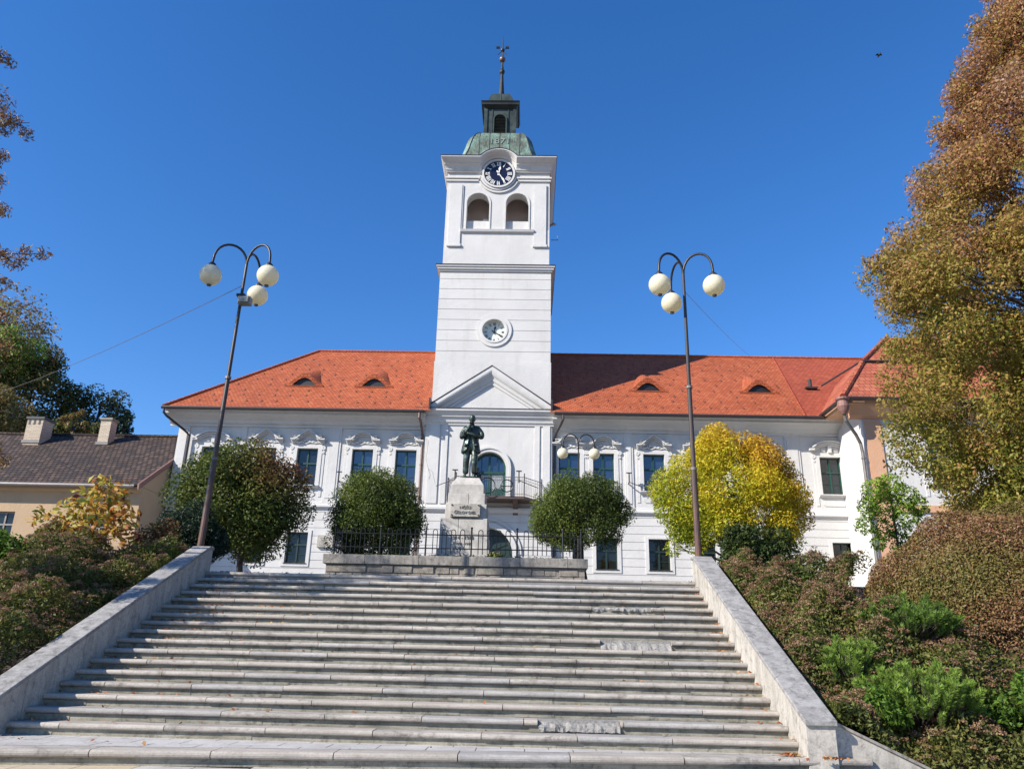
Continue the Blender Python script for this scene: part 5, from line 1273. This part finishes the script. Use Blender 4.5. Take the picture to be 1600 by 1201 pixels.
# big autumn tree on the right
def rad(z):
    zz = [3.9, 4.8, 6.3, 8.5, 10.7, 12.2, 14, 16.4, 18.6, 21.5]; rr_ = [2.6, 4.6, 5.5, 5.8, 6.0, 5.1, 4.1, 3.0, 2.0, .4]
    return float(np.interp(z, zz, rr_))
rg = np.random.default_rng(21); cb2 = []
while len(cb2) < 950:
    z = rg.uniform(4.2, 21.2); R0 = rad(z); a = rg.uniform(0, 2*pi); k = rg.uniform(.02, 1)**.5; r = rg.uniform(.35, .75)
    if rg.uniform() > (R0+.8)/6.6: continue
    cb2.append((14.4+max(0, R0-r*.7)*k*cos(a), 18+max(0, R0-r*.7)*k*sin(a)*.8, z, r))
cb2 += [(9.0, 17.8, 11.2, .3), (8.75, 17.8, 11.0, .22), (9.3, 17.8, 11.0, .35), (8.9, 17.8, 10.1, .25), (9.4, 17.8, 9.9, .35), (9.6, 17.8, 10.6, .45), (8.6, 17.8, 11.25, .14), (9.2, 17.9, 6.1, .3), (9.5, 17.9, 5.9, .35), (9.9, 17.9, 6.6, .4), (9.0, 17.9, 8.9, .25)]
cbt = clr(cb2, .09, 9)
tree('elm_tree', (14.6, 18.3, PZ0), (14.4, 18, 20.5), .28, cb2, 500000, .096, 'leaf_brn', lambda P, i: .32+cbt[i]+rnd(len(P), .17)+.40*np.clip((P[:, 2]-9.0)/6, 0, 1)-.12*np.clip((8-P[:, 2])/3, 0, 1), 'very tall tree with russet top and yellow-green lower leaves filling the right edge', aspect=.5, nl=80, seed=11, shell=.25, rl=.1, droop=.3)
# tree standing just outside the left edge; only the tips of its branches reach in
rg = np.random.default_rng(5); cl = []
tips = [((-10.35, 12, 12.35), .9), ((-9.6, 12, 10.8), 1.5), ((-9.95, 12, 10.1), 1.4), ((-9.7, 12, 9.5), 1.3), ((-9.6, 12, 8.9), 1.2), ((-8.75, 12, 8.0), 1.5), ((-9.2, 12, 7.5), 1.2), ((-9.3, 12, 6.9), 1.0), ((-9.1, 12, 6.4), .8), ((-8.5, 12, 4.35), 1.3), ((-8.75, 12, 4.5), 1.3), ((-8.9, 12, 4.15), 1.3), ((-9.4, 12, 5.2), .8)]
q = MB(); trk = Vector((-13.2, 12.6, 0)); limbs = []
for (tp_, L) in tips:
    tp_ = Vector(tp_); st_ = Vector((trk.x, trk.y, tp_.z-.2)); limbs.append((st_, tp_))
    for s in np.linspace(.35, 1, 12):
        p = st_.lerp(tp_, s)+Vector((0, 0, .25*sin(pi*s))); cl.append((p.x, p.y+rg.normal(0, .12), p.z-.08+rg.normal(0, .08), .10+.22*(1-s)+.05))
for _ in range(24):
    z = rg.uniform(8.5, 15); a = rg.uniform(0, 2*pi); cl.append((-13.2+rg.uniform(.3, 2.4)*cos(a), 12.6+rg.uniform(.3, 2.4)*sin(a), z, rg.uniform(.4, .7)))
lt_ = thing('larch_tree', (trk.x, trk.y, 1.2), 'tree outside the left edge whose brown drooping branch tips reach into the sky', 'tree')
q.tube([(trk.x, trk.y, 1), (trk.x, trk.y, 8), (trk.x, trk.y, 15.5)], [.2, .14, .03], 10)
for a, b in limbs: m_ = a.lerp(b, .5)+Vector((0, 0, .25)); q.tube([a, m_, b], [.05, .025, .006], 5)
q.build('trunk', 'bark', lt_, smooth=True)
P, idx, d = cloudpts(cl, 60000, .1)
leaves('crown', P, .08, .66+rnd(len(P), .25), 'leaf_dome', lt_, d, .3, .1, droop=.7)

# woodland behind the low house
def fartree(name, x, y, zb, zt, rx, n, mat, tint, label, nc=40, size=.32, conical=False, seed=0, shell=.35, trunkh=None, zlow=None):
    zlow = zb+(zt-zb)*.25 if zlow is None else zlow
    if conical:
        cl_ = []; rg_ = random.Random(seed)
        for k in range(nc):
            s = (k+.5)/nc; z = zlow+(zt-zlow)*s; R0 = rx*(1-s)+.15
            for _ in range(5): a = rg_.uniform(0, 2*pi); cl_.append((x+R0*cos(a)*.75, y+R0*sin(a)*.75, z-.15*R0, .25+R0*.28))
    else: cl_ = ellclumps((x, y, (zlow+zt)/2), (rx, rx, (zt-zlow)/2), nc, rx*.16, rx*.32, .35, -.9, seed)
    tc = clr(cl_, .1, seed)
    return tree(name, (x, y, zb), (x, y, zlow+(zt-zlow)*(.95 if conical else .7)), .22, cl_, n, size, mat, lambda P, i: tint+tc[i]+rnd(len(P), .12), label, nl=30, seed=seed, shell=shell, rl=.4)
fartree('beech_tree', -53.5, 70, 12, 36, 7.2, 5000, 'leaf_far', .74, 'tall thinning brown tree behind the low house, highest on the left hillside', 60, .34, seed=31, shell=.5, zlow=26)
fartree('broadleaf_tree', -50, 66, 12, 30.5, 4.6, 7000, 'leaf_far', .98, 'bright green crowned tree below the thinning brown tree on the left hillside', 30, .3, seed=32, zlow=23)
fartree('broadleaf_tree', -48.5, 70, 12, 30, 6.2, 16000, 'leaf_far', .40, 'dark green broad tree behind the left chimney', 50, .34, seed=33, zlow=15)
fartree('broadleaf_tree', -42.6, 72, 12, 26.3, 3.6, 4500, 'leaf_far', .34, 'round open-crowned dark tree between the two chimneys', 46, .3, seed=34, shell=.6, zlow=18)
fartree('hazel_tree', -45.5, 60, 10, 23.5, 5.2, 14000, 'leaf_far', .66, 'olive-brown bushy tree just above the low house roof', 44, .28, seed=35, zlow=14)
fartree('broadleaf_tree', -40.8, 66, 11, 21.6, 3.6, 8000, 'leaf_far', .34, 'low dark tree between the chimneys, close over the brown roof', 30, .28, seed=36, zlow=14)
fartree('spruce_tree', -38.6, 70, 12, 22.6, 1.9, 6000, 'leaf_con', .5, 'dark pointed spruce nearest the white hall on the skyline', 22, .26, True, 37, zlow=14)
fartree('spruce_tree', -40.3, 71, 12, 22.0, 1.8, 6000, 'leaf_con', .45, 'dark spruce just right of the right-hand chimney', 22, .26, True, 38, zlow=14)
fartree('hazel_tree', -39.8, 64, 11, 21.1, 1.6, 2500, 'leaf_far', .62, 'small olive tree top directly behind the right-hand chimney', 16, .22, seed=39, zlow=15)
fartree('beech_tree', -57, 62, 11, 25, 6, 12000, 'leaf_far', .7, 'rusty brown tree at the left edge below the thinning brown tree', 40, .3, seed=40, zlow=12)
fartree('broadleaf_tree', -61, 72, 14, 33, 7, 12000, 'leaf_far', .35, 'dark hillside tree at the extreme left edge', 50, .34, seed=41, zlow=15)

# planted banks: spirea with dry brown heads
def bank(name, x0, x1, y0, y1, n, nh, label, left):
    x = RNG.uniform(0, 1, n)
    x = (x0+(x1-x0)*x**(1.3 if not left else .75)); y = RNG.uniform(y0, y1, n)
    def top(x, y):
        h = (.58 if left else .52)+.2*np.sin(x*2.3+y*1.1)+.17*np.sin(x*5.1-y*3.7+1)+.10*np.sin(y*6.3+x*1.3)
        e = np.clip((x+7.1)/-.6, .0, 1) if left else np.clip((x-3.85)/.8, 0, 1)
        return h*(.45+.55*e)
    if not left: kp = ~(((x-9.15)/3.1)**2+((y-14.6)/2.5)**2 < 1); x, y = x[kp], y[kp]; n = len(x)
    g0 = np.array([bankz(a, b) for a, b in zip(x, y)])
    z = g0+top(x, y)*(1-.55*RNG.uniform(0, 1, n)**1.6)+RNG.normal(0, .03, n)
    P = np.stack([x, y, z], 1)
    o1 = leaves(name, P, .07, .42+rnd(n, .2)+.12*np.sin(x*1.9+y*2.7), 'leaf_spir', None, None, .42, .5, base=(0, 0, 0))
    hx = x0+(x1-x0)*RNG.uniform(0, 1, nh)**(1.2 if not left else .8); hy = RNG.uniform(y0 if left else 10.8, y1, nh); hz = np.array([bankz(a, b) for a, b in zip(hx, hy)])+top(hx, hy)+.05
    if not left: kp = ~(((hx-9.15)/3.1)**2+((hy-14.6)/2.5)**2 < 1); hx, hy, hz = hx[kp], hy[kp], hz[kp]; nh = len(hx)
    m = 50; C = np.repeat(np.stack([hx, hy, hz], 1), m, 0); off = unit(nh*m)*RNG.uniform(.2, 1, (nh*m, 1))*np.array([.10, .10, .035])*RNG.uniform(.5, 1.25, (nh, 1)).repeat(m, 0); off[:, 2] += .01-.25*np.hypot(off[:, 0], off[:, 1])
    ht = np.repeat(RNG.normal(.5, .2, nh), m)
    o2 = leaves('flower_heads', C+off, .024, ht+rnd(nh*m, .12), 'head', None, None, .7, .8, base=(0, 0, 0))
    o2.parent = o1; tag(o1, label, 'shrubs', None, 'stuff'); o2['kind'] = 'stuff'
bank('spirea_shrubs', -16, -7.28, 9.3, 16.6, 130000, 3000, 'mass of low brown-headed shrubs covering the bank left of the steps', True)
bank('spirea_shrubs', 4.0, 12.5, 10.7, 16.6, 130000, 2800, 'mass of low brown-headed shrubs covering the bank right of the steps', False)
for (x, y, r, h, mt, tn, lab, cat) in ((4.75, 11.35, .5, .55, 'leaf_br', .2, 'mid-green leafy bush in the lower corner against the foot of the sloping wall', 'bush'), (6.9, 11.5, .7, .8, 'leaf_br', .12, 'dark leafy green bush at the right edge, beside the largest pine bush', 'bush'),
        (5.1, 15.2, .5, .5, 'leaf_dk', .55, 'small green leafy bush high on the right bank under the laurel', 'bush'), (-10.6, 15.4, .8, .75, 'leaf_br', .15, 'green leafy bush in the middle of the left bank', 'bush'), (-12.3, 13.4, .9, .8, 'leaf_br', .1, 'green leafy bush at the left edge of the left bank', 'bush')):
    zb_ = bankz(x, y); cb_ = ellclumps((x, y, zb_+h*.75), (r, r, h*.75), 22, r*.28, r*.42, .5, -.5, int(abs(x)*10))
    tree('leafy_bush', (x, y, zb_), (x, y, zb_+h*.7), .025, cb_, 5200, .085, mt, lambda P, i, tn=tn: tn+.12+rnd(len(P), .14), lab, cat, aspect=.4, nl=10, seed=int(abs(x)*7), shell=.3, droop=.4)
q_rng = np.random.default_rng(77)
def pine(x, y, z, r, h, label, tint, nshoot=90):
    z -= .1; nshoot = int(nshoot*1.35)
    t = thing('mountain_pine', (x, y, z-.3), label, 'pine bush', 'pine bushes on the right bank')
    q = MB(); P = []; D = []; T = []
    for k in range(nshoot):
        a = q_rng.uniform(0, 2*pi); rr_ = r*q_rng.uniform(.1, 1)**.5; hh = h*(1-.55*(rr_/r)**2)*q_rng.uniform(.55, 1.05)*(1 if k % 3 else q_rng.uniform(.1, .8))
        tip = np.array([x+rr_*cos(a), y+rr_*sin(a), z+hh]); dirv = np.array([cos(a)*rr_/r*.7, sin(a)*rr_/r*.7, 1.0]); dirv /= np.linalg.norm(dirv)
        q.tube([(x+.2*rr_*cos(a), y+.2*rr_*sin(a), z-.2), tuple(tip-dirv*.2), tuple(tip)], [.02, .012, .006], 4)
        m = 130; s = q_rng.uniform(0, 1, m); v = q_rng.normal(size=(m, 3)); v -= (v@dirv)[:, None]*dirv; v /= np.linalg.norm(v, axis=1, keepdims=True)
        nd = v*.75+dirv*.75; nd /= np.linalg.norm(nd, axis=1, keepdims=True)
        P.append(tip-dirv*.2*(1-s)[:, None]+nd*.035); D.append(nd); T.append(np.full(m, tint+q_rng.normal(0, .12))+.25*s)
    q.build('branches', 'bark', t)
    P = np.concatenate(P); D = np.concatenate(D); T = np.concatenate(T); n = len(P); L = .075
    sd_ = np.cross(D, unit(n)); sd_ /= np.linalg.norm(sd_, axis=1, keepdims=True); V = np.empty((n, 4, 3)); w_ = .0042
    V[:, 0] = P-D*L*.5-sd_*w_; V[:, 1] = P-D*L*.5+sd_*w_; V[:, 2] = P+D*L*.5+sd_*w_*.4; V[:, 3] = P+D*L*.5-sd_*w_*.4
    V = V.reshape(-1, 3)-np.array(BASE[t.name]); me = bpy.data.meshes.new('needles'); me.vertices.add(4*n); me.loops.add(4*n); me.polygons.add(n)
    me.vertices.foreach_set('co', V.astype(np.float32).ravel()); me.loops.foreach_set('vertex_index', np.arange(4*n, dtype=np.int32)); me.polygons.foreach_set('loop_start', np.arange(0, 4*n, 4, dtype=np.int32)); me.polygons.foreach_set('loop_total', np.full(n, 4, dtype=np.int32))
    at = me.attributes.new('tint', 'FLOAT', 'POINT'); at.data.foreach_set('value', np.repeat(np.clip(T, 0, 1), 4).astype(np.float32)); me.update(calc_edges=True); me.materials.append(M['leaf_pine'])
    o = bpy.data.objects.new('needles', me); COL.objects.link(o); o.parent = t
pine(5.5, 11.75, bankz(5.5, 11.75)+.35, .85, .75, 'bright green pine bush, largest and lowest on the right bank', .62, 210)
pine(4.85, 12.3, bankz(4.85, 12.3)+.3, .5, .5, 'bright green pine bush just left of the largest one', .6, 80)
pine(6.1, 13.1, bankz(6.1, 13.1)+.4, .85, .62, 'dark green pine bush above the bright ones, below the domed shrub', .28, 190)
pine(4.95, 13.9, bankz(4.95, 13.9)+.3, .28, .4, 'small green pine bush high on the right bank near the sloping wall', .5, 40)
# grasses and flowers in the raised bed
n = 5000; P = np.stack([RNG.uniform(-4.9, 1.1, n), RNG.uniform(20.95, 22, n), 3.78+RNG.uniform(0, .16, n)], 1)
tag(leaves('ground_cover', P, .07, .4+rnd(n, .2), 'leaf_dk', None, None, .3, .3, base=(0, 0, 0)), 'low green planting along the inside of the railing', 'plants', None, 'stuff')
ff = thing('flower_clump', (-.85, 21.1, 3.78), 'small clump of pale yellow flowers behind the railing, right of the pedestal', 'flowers')
n = 700; d = unit(n); d[:, 2] = np.abs(d[:, 2]); P = np.array([-.85, 21.1, 3.8])+d*np.array([.34, .15, .22])*RNG.uniform(.5, 1, (n, 1)); leaves('foliage', P, .06, .5+rnd(n, .2), 'leaf_br', ff, d)
q = MB()
for k in range(26): a = random.uniform(0, 2*pi); r_ = random.uniform(0, .3); q.sphere((-.85+r_*cos(a), 21.08+.4*r_*sin(a), 3.99+random.uniform(-.05, .06)), .028, 8, sq=(1, 1, .6))
q.build('blossoms', 'petal', ff)
# fallen leaves on the steps, heaped against the walls
rg = np.random.default_rng(3); pts = []
for k in range(620):
    n_ = int(rg.integers(-1, 17)); left = rg.uniform() < .55; 
    if rg.uniform() < .45: n_ = int(rg.integers(9, 17)); left = True
    x = (SX0+abs(rg.normal(0, 1.1))) if left else SX1-abs(rg.normal(0, .18)) if rg.uniform() < .5 else rg.uniform(SX0, SX1)
    x = min(max(x, SX0+.03), SX1-.03); y = 10.67+.35*n_+rg.uniform(.06, .34) if n_ >= 0 else rg.uniform(9.9, 10.6); z = (.515+.152*n_ if n_ >= 0 else .367)+.018
    pts.append((x, y, z))
for k in range(60): pts.append((3.38-abs(rg.normal(0, .1)), 10.58-abs(rg.normal(0, .05)), .385))
for k in range(40): pts.append((3.6+abs(rg.normal(0, .12)), 10.27-abs(rg.normal(0, .03)), .385))
P = np.array(pts); tag(leaves('fallen_leaves', P, .06, RNG.uniform(0, 1, len(P)), 'leaf_litter', None, None, .7, 1.2, base=(0, 0, 0)), 'dry orange and tan leaves scattered on the steps', 'leaves', None, 'stuff')
